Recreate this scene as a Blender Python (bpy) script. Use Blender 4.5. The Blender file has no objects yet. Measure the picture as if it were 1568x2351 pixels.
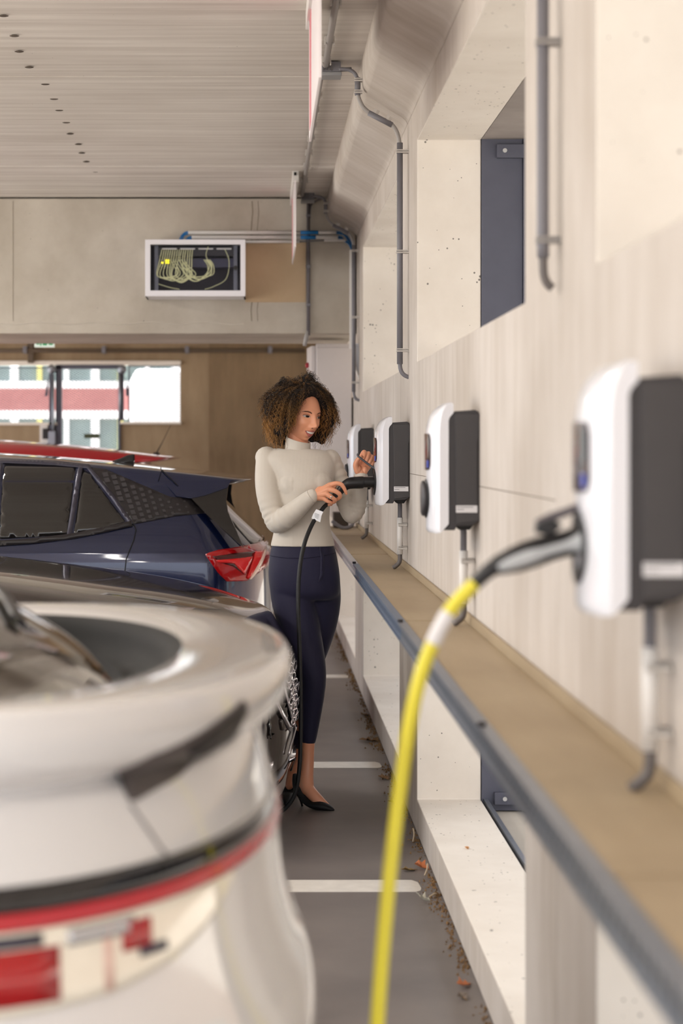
import bpy, bmesh, math, random
import numpy as np
from mathutils import Vector, Matrix
from mathutils.bvhtree import BVHTree

random.seed(7)
SC = bpy.context.scene
COL = SC.collection

# ------------------------------------------------------------------ camera
CH = 1.53            # eye height (m)
F = 4500.0           # focal length in pixels of the 1568 x 2351 frame
VX, VY = 603.0, 1025.0
cam_d = bpy.data.cameras.new('camera')
cam = bpy.data.objects.new('camera', cam_d)
COL.objects.link(cam)
cam.location = (0, 0, CH)
cam.rotation_euler = (math.pi / 2, 0, 0)
cam_d.sensor_fit = 'VERTICAL'
cam_d.sensor_height = 36.0
cam_d.sensor_width = 24.0
cam_d.lens = F / 2351 * 36.0
cam_d.shift_x = (784 - VX) / 2351
cam_d.shift_y = -(1175.5 - VY) / 2351
cam_d.clip_end = 200
cam_d.dof.use_dof = True
cam_d.dof.focus_distance = 8.2
cam_d.dof.aperture_fstop = 3.0
SC.camera = cam

# ------------------------------------------------------------------ light
w = bpy.data.worlds.new('sky')
SC.world = w
w.use_nodes = True
nt = w.node_tree
bg = nt.nodes['Background']
bg.inputs[0].default_value = (0.88, 0.93, 1.0, 1)
bg.inputs[1].default_value = 1.45
sun_d = bpy.data.lights.new('sun', 'SUN')
sun = bpy.data.objects.new('sun', sun_d)
COL.objects.link(sun)
sun_d.energy = 9.0
sun_d.angle = math.radians(3)
sun_d.color = (1.0, 0.96, 0.90)
sun.rotation_euler = Vector((0.62, 0.10, -0.78)).to_track_quat('-Z', 'Y').to_euler()
SC.view_settings.view_transform = 'Standard'
SC.view_settings.look = 'None'
SC.view_settings.gamma = 1.0
SC.view_settings.use_curve_mapping = False
SC.view_settings.exposure = 0.88

def W(x, y, d):
    """a point at image position (x, y) of the photograph and depth d"""
    return Vector(((x - VX) * d / F, d, CH + (VY - y) * d / F))

# ------------------------------------------------------------------ materials
MATS = {}
def srgb(r, g, b):
    f = lambda c: (c / 255 / 12.92) if c / 255 <= 0.04045 else ((c / 255 + 0.055) / 1.055) ** 2.4
    return (f(r), f(g), f(b), 1)

def mat(name, col, rough=0.5, metal=0.0, coat=0.0, emit=0.0, alpha=1.0, var=0.06, scale=30.0, bump=0.0, trans=0.0, spec=0.5, sheen=0.0, sss=0.0, ior=1.45):
    """plain material with a slight procedural colour variation"""
    if name in MATS: return MATS[name]
    m = bpy.data.materials.new(name); m.use_nodes = True
    n, l = m.node_tree.nodes, m.node_tree.links
    b = n['Principled BSDF']
    b.inputs['Base Color'].default_value = col
    b.inputs['Roughness'].default_value = rough
    b.inputs['Metallic'].default_value = metal
    b.inputs['Coat Weight'].default_value = coat
    b.inputs['Coat Roughness'].default_value = 0.04
    b.inputs['Specular IOR Level'].default_value = spec
    b.inputs['IOR'].default_value = ior
    b.inputs['Alpha'].default_value = alpha
    b.inputs['Transmission Weight'].default_value = trans
    b.inputs['Sheen Weight'].default_value = sheen
    if sss:
        b.inputs['Subsurface Weight'].default_value = sss
        b.inputs['Subsurface Radius'].default_value = (0.012, 0.005, 0.003)
    if emit:
        b.inputs['Emission Color'].default_value = col
        b.inputs['Emission Strength'].default_value = emit
    if var or bump:
        tc = n.new('ShaderNodeTexCoord')
        no = n.new('ShaderNodeTexNoise'); no.inputs['Scale'].default_value = scale; no.inputs['Detail'].default_value = 4
        l.new(tc.outputs['Object'], no.inputs['Vector'])
        if var:
            mx = n.new('ShaderNodeMix'); mx.data_type = 'RGBA'
            c0 = [max(0, c * (1 - var)) for c in col[:3]] + [1]
            c1 = [min(1, c * (1 + var)) for c in col[:3]] + [1]
            mx.inputs['A'].default_value = c0; mx.inputs['B'].default_value = c1
            l.new(no.outputs['Fac'], mx.inputs['Factor'])
            l.new(mx.outputs['Result'], b.inputs['Base Color'])
        if bump:
            bu = n.new('ShaderNodeBump'); bu.inputs['Strength'].default_value = bump; bu.inputs['Distance'].default_value = 0.01
            l.new(no.outputs['Fac'], bu.inputs['Height']); l.new(bu.outputs['Normal'], b.inputs['Normal'])
    MATS[name] = m
    return m

def concrete(name, c0, c1, stretch=(1, 1, 1), scale=6.0, rough=0.8, pits=0.0, pit_scale=26.0, stain=None, stain_scale=0.6, bump=0.25, streak=0.5):
    """cast concrete: stretched streaks, cloudy mottling, optional pores and stains"""
    if name in MATS: return MATS[name]
    m = bpy.data.materials.new(name); m.use_nodes = True
    n, l = m.node_tree.nodes, m.node_tree.links
    b = n['Principled BSDF']
    b.inputs['Roughness'].default_value = rough
    tc = n.new('ShaderNodeTexCoord')
    mp = n.new('ShaderNodeMapping'); mp.inputs['Scale'].default_value = stretch
    l.new(tc.outputs['Object'], mp.inputs['Vector'])
    n1 = n.new('ShaderNodeTexNoise'); n1.inputs['Scale'].default_value = scale; n1.inputs['Detail'].default_value = 8; n1.inputs['Roughness'].default_value = 0.65
    l.new(mp.outputs['Vector'], n1.inputs['Vector'])
    n2 = n.new('ShaderNodeTexNoise'); n2.inputs['Scale'].default_value = 1.6; n2.inputs['Detail'].default_value = 6
    l.new(tc.outputs['Object'], n2.inputs['Vector'])
    mixf = n.new('ShaderNodeMix'); mixf.data_type = 'FLOAT'; mixf.inputs['Factor'].default_value = streak
    l.new(n2.outputs['Fac'], mixf.inputs['A']); l.new(n1.outputs['Fac'], mixf.inputs['B'])
    cr = n.new('ShaderNodeMapRange'); cr.inputs['From Min'].default_value = 0.34; cr.inputs['From Max'].default_value = 0.66
    l.new(mixf.outputs['Result'], cr.inputs['Value'])
    mx = n.new('ShaderNodeMix'); mx.data_type = 'RGBA'
    mx.inputs['A'].default_value = c0; mx.inputs['B'].default_value = c1
    l.new(cr.outputs['Result'], mx.inputs['Factor'])
    out = mx.outputs['Result']
    if stain:
        n3 = n.new('ShaderNodeTexNoise'); n3.inputs['Scale'].default_value = stain_scale; n3.inputs['Detail'].default_value = 5
        l.new(mp.outputs['Vector'], n3.inputs['Vector'])
        r3 = n.new('ShaderNodeMapRange'); r3.inputs['From Min'].default_value = 0.52; r3.inputs['From Max'].default_value = 1.45; r3.inputs['To Max'].default_value = 0.7
        l.new(n3.outputs['Fac'], r3.inputs['Value'])
        m3 = n.new('ShaderNodeMix'); m3.data_type = 'RGBA'; m3.inputs['B'].default_value = stain
        l.new(r3.outputs['Result'], m3.inputs['Factor']); l.new(out, m3.inputs['A']); out = m3.outputs['Result']
    if pits:
        vo = n.new('ShaderNodeTexVoronoi'); vo.inputs['Scale'].default_value = pit_scale
        l.new(tc.outputs['Object'], vo.inputs['Vector'])
        nn = n.new('ShaderNodeTexNoise'); nn.inputs['Scale'].default_value = pit_scale * 0.35
        l.new(tc.outputs['Object'], nn.inputs['Vector'])
        th = n.new('ShaderNodeMath'); th.operation = 'MULTIPLY'; th.inputs[1].default_value = pits
        sb = n.new('ShaderNodeMapRange'); sb.inputs['From Min'].default_value = 0.45; sb.inputs['From Max'].default_value = 0.75
        l.new(nn.outputs['Fac'], sb.inputs['Value']); l.new(sb.outputs['Result'], th.inputs[0])
        lt = n.new('ShaderNodeMath'); lt.operation = 'LESS_THAN'
        l.new(vo.outputs['Distance'], lt.inputs[0]); l.new(th.outputs[0], lt.inputs[1])
        m4 = n.new('ShaderNodeMix'); m4.data_type = 'RGBA'; m4.inputs['B'].default_value = [c * 0.3 for c in c0[:3]] + [1]
        l.new(lt.outputs[0], m4.inputs['Factor']); l.new(out, m4.inputs['A']); out = m4.outputs['Result']
    l.new(out, b.inputs['Base Color'])
    if bump:
        bu = n.new('ShaderNodeBump'); bu.inputs['Strength'].default_value = bump; bu.inputs['Distance'].default_value = 0.006
        l.new(n1.outputs['Fac'], bu.inputs['Height']); l.new(bu.outputs['Normal'], b.inputs['Normal'])
    MATS[name] = m
    return m

# ------------------------------------------------------------------ mesh helpers
ORG = {}
class MB:
    def __init__(s): s.v = []; s.f = []
    def add(s, vs, fs):
        o = len(s.v); s.v += [tuple(v) for v in vs]; s.f += [tuple(i + o for i in f) for f in fs]; return s
    def box(s, x0, x1, y0, y1, z0, z1):
        vs = [(x, y, z) for x in (x0, x1) for y in (y0, y1) for z in (z0, z1)]
        return s.add(vs, [(0, 1, 3, 2), (4, 6, 7, 5), (0, 4, 5, 1), (2, 3, 7, 6), (0, 2, 6, 4), (1, 5, 7, 3)])
    def prism(s, poly, axis, a, b):
        """poly: 2-D outline; axis 'y': points are (x, z); 'x': (y, z); 'z': (x, y)"""
        def P(p, t):
            return {'y': (p[0], t, p[1]), 'x': (t, p[0], p[1]), 'z': (p[0], p[1], t)}[axis]
        n = len(poly)
        vs = [P(p, a) for p in poly] + [P(p, b) for p in poly]
        return s.add(vs, [tuple(range(n))[::-1], tuple(range(n, 2 * n))] + [(i, (i + 1) % n, n + (i + 1) % n, n + i) for i in range(n)])
    def tube(s, pts, r, n=10, cap=True, flat=1.0):
        pts = [Vector(p) for p in pts]
        k = len(pts); rs = r if isinstance(r, (list, tuple)) else [r] * k
        t0 = (pts[1] - pts[0]).normalized()
        ref = Vector((0, 0, 1)) if abs(t0.z) < 0.9 else Vector((1, 0, 0))
        u = t0.cross(ref).normalized()
        vs = []
        for i in range(k):
            t = (pts[min(i + 1, k - 1)] - pts[max(i - 1, 0)]).normalized()
            u = (u - t * u.dot(t)).normalized(); v = t.cross(u)
            for j in range(n):
                a = 2 * math.pi * j / n
                vs.append(pts[i] + (u * math.cos(a) + v * math.sin(a) * flat) * rs[i])
        fs = [(i * n + j, i * n + (j + 1) % n, (i + 1) * n + (j + 1) % n, (i + 1) * n + j) for i in range(k - 1) for j in range(n)]
        if cap: fs += [tuple(range(n))[::-1], tuple(range((k - 1) * n, k * n))]
        return s.add(vs, fs)
    def loft(s, rings, cap=True, closed=True):
        n = len(rings[0]); o = len(s.v); k = len(rings)
        vs = [p for r in rings for p in r]
        m = n if closed else n - 1
        fs = [(i * n + j, i * n + (j + 1) % n, (i + 1) * n + (j + 1) % n, (i + 1) * n + j) for i in range(k - 1) for j in range(m)]
        if cap and closed: fs += [tuple(range(n))[::-1], tuple(range((k - 1) * n, k * n))]
        return s.add(vs, fs)
    def ball(s, c, rx, ry=None, rz=None, n=12, m=8):
        ry = ry or rx; rz = rz or rx
        rings = [[(c[0] + rx * math.sin(math.pi * i / m) * math.cos(2 * math.pi * j / n), c[1] + ry * math.sin(math.pi * i / m) * math.sin(2 * math.pi * j / n), c[2] + rz * math.cos(math.pi * i / m)) for j in range(n)] for i in range(1, m)]
        o = len(s.v); s.loft(rings, cap=False)
        s.v += [(c[0], c[1], c[2] + rz), (c[0], c[1], c[2] - rz)]; t = len(s.v) - 2
        s.f += [(t, o + j, o + (j + 1) % n) for j in range(n)] + [(t + 1, o + (m - 2) * n + (j + 1) % n, o + (m - 2) * n + j) for j in range(n)]
        return s
    def build(s, name, m, parent=None, base=None, smooth=False, bevel=0.0, seg=2, angle=35, recalc=True):
        org = Vector(base) if base is not None else (ORG[parent.name] if parent is not None else Vector((0, 0, 0)))
        me = bpy.data.meshes.new(name)
        me.from_pydata([(a[0] - org.x, a[1] - org.y, a[2] - org.z) for a in s.v], [], s.f)
        if recalc:
            bm = bmesh.new(); bm.from_mesh(me); bmesh.ops.recalc_face_normals(bm, faces=bm.faces); bm.to_mesh(me); bm.free()
        return link_mesh(name, me, m, parent, org, base is not None, smooth, bevel, seg, angle)

def link_mesh(name, me, m, parent, org, own_base, smooth=False, bevel=0.0, seg=2, angle=35):
    o = bpy.data.objects.new(name, me); COL.objects.link(o)
    for x in (m if isinstance(m, (list, tuple)) else [m]): me.materials.append(x)
    if parent is not None: o.parent = parent
    elif own_base: o.location = org
    ORG[o.name] = Vector(org)
    if smooth:
        me.polygons.foreach_set('use_smooth', [True] * len(me.polygons))
    if bevel:
        md = o.modifiers.new('bevel', 'BEVEL'); md.width = bevel; md.segments = seg; md.limit_method = 'ANGLE'; md.angle_limit = math.radians(angle)
        md.harden_normals = False
        me.polygons.foreach_set('use_smooth', [True] * len(me.polygons))
        md2 = o.modifiers.new('wn', 'WEIGHTED_NORMAL'); md2.keep_sharp = True
    return o

def thing(name, label, cat, base=(0, 0, 0), group=None, kind=None):
    o = bpy.data.objects.new(name, None); COL.objects.link(o); o.empty_display_size = 0.05
    o.location = base; ORG[o.name] = Vector(base)
    return tag(o, label, cat, group, kind)

def tag(o, label=None, cat=None, group=None, kind=None):
    if label: o['label'] = label
    if cat: o['category'] = cat
    if group: o['group'] = group
    if kind: o['kind'] = kind
    return o

def struct(name, mb, m, base=(0, 0, 0), label=None, **k):
    o = mb.build(name, m, None, base=base, **k); o['kind'] = 'structure'
    if label: o['label'] = label
    return o

def smooth_path(pts, n=8):
    pts = [Vector(p) for p in pts]; out = []
    for i in range(len(pts) - 1):
        p0 = pts[max(i - 1, 0)]; p1 = pts[i]; p2 = pts[i + 1]; p3 = pts[min(i + 2, len(pts) - 1)]
        for k in range(n):
            t = k / n
            out.append(0.5 * ((2 * p1) + (p2 - p0) * t + (2 * p0 - 5 * p1 + 4 * p2 - p3) * t * t + (3 * p1 - p0 - 3 * p2 + p3) * t ** 3))
    out.append(pts[-1]); return out
def smooth_vals(v, n=8):
    return [p.x for p in smooth_path([(a, 0, 0) for a in v], n)]
def lerp_table(tab, t):
    if t <= tab[0][0]: return tab[0][1]
    for (a, va), (b, vb) in zip(tab, tab[1:]):
        if t <= b: return va + (vb - va) * (t - a) / (b - a)
    return tab[-1][1]
# ================================================================== the garage
M_WALL = concrete('wall_concrete', srgb(176, 165, 154), srgb(208, 200, 193), (1, 3.0, 0.4), 4.0, 0.82, stain=srgb(170, 154, 134), stain_scale=0.8, bump=0.12, streak=0.42)
M_REVEAL_LIT = concrete('lit_reveal_concrete', srgb(222, 214, 204), srgb(240, 234, 226), (1, 1, 1), 4.0, 0.8, pits=0.26, pit_scale=42, bump=0.1, streak=0.4)
M_CEIL = concrete('ceiling_concrete', srgb(196, 187, 178), srgb(232, 226, 219), (0.12, 3.2, 1), 5.0, 0.82, pits=0.07, pit_scale=22, bump=0.3, streak=0.75)
M_BEAM = concrete('beam_concrete', srgb(172, 162, 148), srgb(206, 198, 186), (1, 1, 1), 3.0, 0.82, pits=0.10, pit_scale=24, stain=srgb(164, 146, 120), stain_scale=0.7)
M_BACK = concrete('back_wall_concrete', srgb(140, 118, 92), srgb(168, 148, 120), (3, 1, 0.6), 3.0, 0.85)
M_FLOOR = concrete('floor_concrete', srgb(98, 92, 92), srgb(126, 118, 114), (1, 1, 1), 2.2, 0.42, stain=srgb(120, 102, 80), stain_scale=0.35, bump=0.12, streak=0.5)
M_PAVE = concrete('outdoor_paving', srgb(176, 168, 158), srgb(196, 190, 180), (1, 1, 1), 3.0, 0.85)
M_DARKSTEEL = mat('dark_steel', srgb(88, 90, 104), 0.5, 0.2, var=0.15, scale=9, bump=0.05)
M_GALV = mat('galvanised_steel', srgb(150, 156, 166), 0.38, 0.85, var=0.18, scale=25)
M_PVC = mat('grey_conduit', srgb(120, 118, 124), 0.45, var=0.05)
M_PVCL = mat('pale_grey_conduit', srgb(160, 155, 152), 0.5, var=0.05)
M_CLIP = mat('clip_grey', srgb(196, 190, 184), 0.5)
M_WPVC = mat('white_pvc', srgb(226, 222, 218), 0.42, var=0.03)
M_BLACK = mat('black_plastic', srgb(30, 29, 31), 0.38, var=0.1)
M_RUBBER = mat('black_rubber', srgb(22, 22, 24), 0.5, var=0.1)
M_CHAR = mat('charcoal_plastic', srgb(58, 55, 57), 0.42, var=0.08, scale=60)
M_WHITE = mat('white_gloss_plastic', srgb(232, 232, 238), 0.16, coat=0.3, var=0.01)
M_DARK = mat('dark_gap', srgb(20, 19, 18), 0.8)

XW = 0.61      # inner face of the right-hand wall
XO = 0.865     # outer face
ZC = 3.15      # ceiling
# floor
floor = struct('floor', MB().box(-5.5, XW + 0.02, -2.5, 20.0, -0.12, 0.0), M_FLOOR)
ground = struct('ground', MB().box(-40, 45, -30, 80, -0.3, -0.125), M_PAVE, label='pale paved ground outside the garage')
outs = struct('floor_outside', MB().box(XO + 0.03, 2.2, -2.5, 20, -0.12, 0.085), M_PAVE)

# ceiling planks (precast slabs with joints)
ceiling = struct('ceiling', MB().box(-5.5, XO, -2.5, 20.4, ZC + 0.012, ZC + 0.2), M_CEIL)
edges = [-2.5, -0.9, 0.45, 1.8, 3.15, 4.5, 5.88, 7.27, 8.6, 10.03, 11.34, 12.72]
for i, (a, b) in enumerate(zip(edges, edges[1:])):
    dz = (0, 0.004, -0.003, 0.005)[i % 4]
    MB().box(-5.5, XW, a + 0.004, b - 0.004, ZC + dz, ZC + 0.1).build('ceiling_slab', M_CEIL, ceiling, bevel=0.004, seg=1)
# cast dimples in the ceiling slabs
DIM = [(33, 82), (8, 36), (44, 118), (67, 154), (104, 193), (124, 227), (136, 253), (152, 281), (161, 307), (180, 331), (188, 351), (198, 371), (219, 394)]
dm = bpy.data.meshes.new('dimple')
dmb = MB().ball((0, 0, 0), 0.02, 0.012, 0.004, 8, 5); dm.from_pydata(dmb.v, [], dmb.f); dm.materials.append(mat('dimple_dark', srgb(92, 82, 74), 0.9))
for (x, y) in DIM:
    d = (ZC - CH) * F / (VY - y); p = W(x, y, d)
    o = bpy.data.objects.new('dimple', dm); COL.objects.link(o); o.parent = ceiling; o.location = (p.x, p.y, ZC - 0.001); ORG[o.name] = Vector((0, 0, 0))

# ---- right wall: precast panels with an upper and a lower opening each
def cellwall(ys, zs, solid, x0, x1):
    """solid of thickness x0..x1 from a grid of filled cells (shared corners, open inside)"""
    mb = MB(); idx = {}
    def V(x, j, k):
        key = (x, j, k)
        if key not in idx:
            idx[key] = len(mb.v); mb.v.append(((x0, x1)[x], ys[j], zs[k]))
        return idx[key]
    S = lambda j, k: 0 <= j < len(ys) - 1 and 0 <= k < len(zs) - 1 and solid(j, k)
    for j in range(len(ys) - 1):
        for k in range(len(zs) - 1):
            if not S(j, k): continue
            mb.f.append((V(0, j, k), V(0, j, k + 1), V(0, j + 1, k + 1), V(0, j + 1, k)))
            mb.f.append((V(1, j, k), V(1, j + 1, k), V(1, j + 1, k + 1), V(1, j, k + 1)))
            if not S(j - 1, k): mb.f.append((V(0, j, k), V(1, j, k), V(1, j, k + 1), V(0, j, k + 1)))
            if not S(j + 1, k): mb.f.append((V(0, j + 1, k), V(0, j + 1, k + 1), V(1, j + 1, k + 1), V(1, j + 1, k)))
            if not S(j, k - 1): mb.f.append((V(0, j, k), V(0, j + 1, k), V(1, j + 1, k), V(1, j, k)))
            if not S(j, k + 1): mb.f.append((V(0, j, k + 1), V(1, j, k + 1), V(1, j + 1, k + 1), V(0, j + 1, k + 1)))
    return mb
ZK, ZL, ZS, ZT, ZH = 0.132, 0.90, 1.866, 2.744, 2.89   # kerb top, lower-opening top, upper sill, lintel, haunch foot
HAUNCH = [(XO, ZH), (XW, ZH), (XW - 0.004, ZH + 0.012), (XW - 0.022, ZH + 0.030), (0.437, ZH + 0.118), (0.421, ZH + 0.138), (0.417, ZH + 0.165), (0.417, ZC + 0.008), (XO, ZC + 0.008)]
wall_right = bpy.data.objects.new('wall_right', None); COL.objects.link(wall_right); ORG['wall_right'] = Vector((0, 0, 0)); wall_right['kind'] = 'structure'
wall_right['label'] = 'precast concrete wall with deep window openings'
M_WALLS = [M_WALL, M_REVEAL_LIT]
joints = [-0.1, 4.07, 8.27, 12.43, 16.61, 20.0]
OPEN = [(0.40, 3.59), (4.56, 7.76), (8.74, 11.94), (12.92, 16.12), (17.1, 19.6)]
for (a, b), (oa, ob) in zip(zip(joints, joints[1:]), OPEN):
    ys = [a + 0.004, oa, ob, b - 0.004]; zs = [0.0, ZK, ZL, ZS, ZT, ZH]
    mb = cellwall(ys, zs, lambda j, k: not (j == 1 and k in (1, 3)), XW, XO)
    p = mb.build('wall_panel', M_WALLS, wall_right, bevel=0.006, seg=2)
    for poly in p.data.polygons:                      # same concrete, daylight on the reveals painted in as a paler tone
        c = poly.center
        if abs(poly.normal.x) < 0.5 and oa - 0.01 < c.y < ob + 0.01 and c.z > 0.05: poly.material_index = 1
    MB().prism(HAUNCH, 'y', a + 0.004, b - 0.004).build('haunch', M_WALL, wall_right, smooth=False, bevel=0.01, seg=3, angle=20)

for j in joints[1:-1]:
    MB().box(XW + 0.012, XO - 0.01, j - 0.005, j + 0.005, 0.0, ZC).build('joint_filler', M_DARK, wall_right)
for a, b in zip(joints[1:-1], joints[2:]):
    MB().box(XW - 0.0006, XW + 0.002, a + 0.01, b - 0.01, CH - 0.1135, CH - 0.1110).build('cast_line', mat('cast_line', srgb(120, 108, 96), 0.9), wall_right)
# steel framing that lines the outer half of each opening
for i, (oa, ob) in enumerate(OPEN[:4]):
    t = thing('steel_post', ['dark steel post outside the opening nearest the camera', 'dark steel post in the wide opening before the woman', 'dark steel post in the opening behind the plugged-in charger', 'dark steel post in the farthest wall opening'][i], 'post', (XO + 0.11, ob + 0.03, 0.088), group='dark steel posts outside the openings')
    MB().box(XO + 0.001, XO + 0.165, ob - 0.004, ob + 0.05, 0.088, ZT + 0.02).build('post_plate', M_DARKSTEEL, t, bevel=0.003)
    MB().box(XO + 0.165, XO + 0.19, ob - 0.02, ob + 0.03, 0.088, ZT + 0.02).build('edge_angle', M_DARKSTEEL, t, bevel=0.003)
    br = MB().box(XO + 0.06, XO + 0.26, ob - 0.03, ob - 0.004, ZT - 0.075, ZT - 0.02).build('bracket', M_DARKSTEEL, t, bevel=0.003)
    MB().tube([(XO + 0.09, ob - 0.036, ZT - 0.047), (XO + 0.09, ob - 0.028, ZT - 0.047)], 0.009, 8).build('bolt', mat('zinc_bolt', srgb(205, 205, 205), 0.35, 0.6), br)
    br = MB().box(XO + 0.05, XO + 0.22, ob - 0.03, ob - 0.004, 0.115, 0.165).build('bracket', M_DARKSTEEL, t, bevel=0.003)
    MB().tube([(XO + 0.09, ob - 0.036, 0.14), (XO + 0.09, ob - 0.028, 0.14)], 0.009, 8).build('bolt', MATS['zinc_bolt'], br)
    MB().box(XO + 0.01, XO + 0.026, oa, ob - 0.004, ZK - 0.04, ZK + 0.004).build('trim_%d' % (i + 1), M_GALV, None, base=(XO + 0.02, oa, ZK))['kind'] = 'structure'

struct('soffit_outside', MB().box(XO + 0.001, 2.2, -2.5, 20, ZT + 0.002, ZT + 0.3), concrete('soffit_concrete', srgb(128, 120, 116), srgb(160, 152, 148), (1, 1, 1), 3, 0.85, pits=0.06), label='concrete canopy soffit outside the openings')
# ---- the beam across the far end of the bays and what is behind it
YB = 12.72
beam = struct('ceiling_beam', MB().box(-5.5, XW - 0.006, YB, 13.96, 2.262, ZC - 0.01), M_BEAM, bevel=0.006, label='deep concrete beam across the ceiling')
MB().box(W(563, 0, YB).x, W(702, 0, YB).x, YB - 0.004, YB + 0.01, W(0, 694, YB).z, W(0, 556, YB).z).build('repair_patch', concrete('patch_concrete', srgb(186, 160, 128), srgb(200, 176, 146), (1, 1, 1), 3, 0.85), beam)
M_SEAM = mat('beam_seam', srgb(150, 140, 126), 0.9)
for x, wd in ((30, 2), (578, 3), (592, 2)):
    pts = [W(x + (2 * math.sin(k * 1.7) if x > 100 else 0), y, YB) for k, y in enumerate(range(462, 762, 25))]
    MB().tube(pts, wd * .0012, 5).build('cast_seam', M_SEAM, beam)
MB().tube([W(x, 742 + 3 * math.sin(x * .05), YB) for x in range(-100, 580, 30)], .004, 5).build('cast_seam', mat('pale_seam', srgb(200, 192, 180), 0.9), beam)
YW = 20.0
def bx(x): return W(x, 0, YW).x
def bz(y): return W(0, y, YW).z
# back wall with a wide strip opening and a gate opening
ysx = [-5.5, bx(-140), bx(132), bx(276), bx(414), bx(478), XO]
zsz = [-0.1, bz(970), bz(836), ZC + 0.01]
def back_solid(j, k):
    if k == 1 and j in (1, 2, 3): return False
    if k == 0 and j == 2: return False
    return True
mbw = cellwall(ysx, zsz, back_solid, YW, YW + 0.22)
mbw.v = [(b, a, c) for (a, b, c) in mbw.v]
wall_back = struct('wall_back', mbw, M_BACK, bevel=0.004)
MB().box(bx(480), XO, YW - 0.02, YW, 0, ZC).build('wall_panel', concrete('back_panel_concrete', srgb(118, 98, 74), srgb(146, 124, 96), (3, 1, 0.5), 3, 0.85), wall_back)
MB().box(-5.5, bx(415), YW - 0.05, YW + 0.26, bz(837), bz(829)).build('lintel_strip', M_REVEAL_LIT, wall_back)
MB().box(bx(276), bx(416), YW - 0.05, YW + 0.26, bz(974), bz(969)).build('sill_strip', M_REVEAL_LIT, wall_back)
MB().box(-5.5, bx(132), YW - 0.05, YW + 0.26, bz(976), bz(970)).build('sill_strip', M_REVEAL_LIT, wall_back)
t = thing('ceiling_pipe', 'long horizontal pipe high on the back wall', 'pipe', (-3, YW - 0.09, bz(806)))
MB().tube([(-5.4, YW - 0.09, bz(806)), (bx(700), YW - 0.09, bz(806))], 0.022, 10).build('pipe', mat('brown_pipe', srgb(96, 82, 68), 0.5), t, smooth=True)
for x in (60, 240, 430, 620):
    MB().box(bx(x) - 0.02, bx(x) + 0.02, YW - 0.12, YW + 0.0, bz(812), bz(796)).build('pipe_clip', M_PVC, t)
t = thing('lamp_drop_post', 'brown square post dropping above the gate', 'post', (bx(72), YW - 0.08, bz(833)))
MB().box(bx(66), bx(78), YW - 0.09, YW - 0.03, bz(834), bz(770)).build('post', MATS['brown_pipe'], t)

# expanded-metal screens
def mesh_panel(mb, x0, x1, y, z0, z1, cw=0.042, ch=0.024, r=0.0028):
    nx = max(1, round((x1 - x0) / cw)); nz = max(1, round((z1 - z0) / ch)); cw = (x1 - x0) / nx; ch = (z1 - z0) / nz
    for k in range(nz):
        for s in (0, 1):
            vs = []; n = 2 * nx + 1
            for i in range(n):
                zz = z0 + k * ch + (0.5 * ch if i % 2 else s * ch); xx = x0 + i * cw / 2
                vs += [(xx, y - 0.003, zz - r), (xx, y + 0.003, zz + r)]
            mb.add(vs, [(2 * i, 2 * i + 2, 2 * i + 3, 2 * i + 1) for i in range(n - 1)])
M_MESH = mat('expanded_metal', srgb(96, 100, 108), 0.5, 0.5)
for nm, lb, x0, x1, y0, y1 in (('mesh_screen', 'expanded metal screen in the opening right of the gate', 296, 413, 841, 969), ('mesh_screen', 'expanded metal screen in the opening left of the gate', -130, 112, 845, 971)):
    t = thing(nm, lb, 'screen', ((bx(x0) + bx(x1)) / 2, YW + 0.06, bz(y1)), group='expanded metal screens')
    mb = MB(); mesh_panel(mb, bx(x0), bx(x1), YW + 0.06, bz(y1), bz(y0)); tag(mb.build('mesh_sheet', M_MESH, t, recalc=False), kind='stuff')
    fr = MB(); e = 0.012
    fr.box(bx(x0) - e, bx(x1) + e, YW + 0.05, YW + 0.08, bz(y0), bz(y0) + e).box(bx(x0) - e, bx(x1) + e, YW + 0.05, YW + 0.08, bz(y1) - e, bz(y1))
    fr.box(bx(x0) - e, bx(x0), YW + 0.05, YW + 0.08, bz(y1), bz(y0)).box(bx(x1), bx(x1) + e, YW + 0.05, YW + 0.08, bz(y1), bz(y0))
    fr.build('frame', M_DARKSTEEL, t)
gate = thing('mesh_gate', 'expanded metal gate in a dark steel frame in the back wall', 'gate', (bx(205), YW + 0.03, 0.0))
mb = MB(); mesh_panel(mb, bx(143), bx(271), YW + 0.03, 0.05, bz(847)); tag(mb.build('mesh_sheet', M_MESH, gate, recalc=False), kind='stuff')
MB().box(bx(128), bx(142), YW - 0.03, YW + 0.06, 0, bz(840)).build('gate_stile', M_DARKSTEEL, gate, bevel=0.003)
MB().box(bx(272), bx(277), YW - 0.03, YW + 0.06, 0, bz(840)).build('gate_stile', M_DARKSTEEL, gate, bevel=0.003)
MB().box(bx(128), bx(277), YW - 0.03, YW + 0.06, bz(847), bz(838)).build('gate_rail', M_DARKSTEEL, gate, bevel=0.003)
MB().box(bx(193), bx(228), YW + 0.01, YW + 0.06, bz(1006), bz(996)).build('lock_box', mat('olive_metal', srgb(70, 78, 52), 0.5), gate, bevel=0.002)
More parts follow.
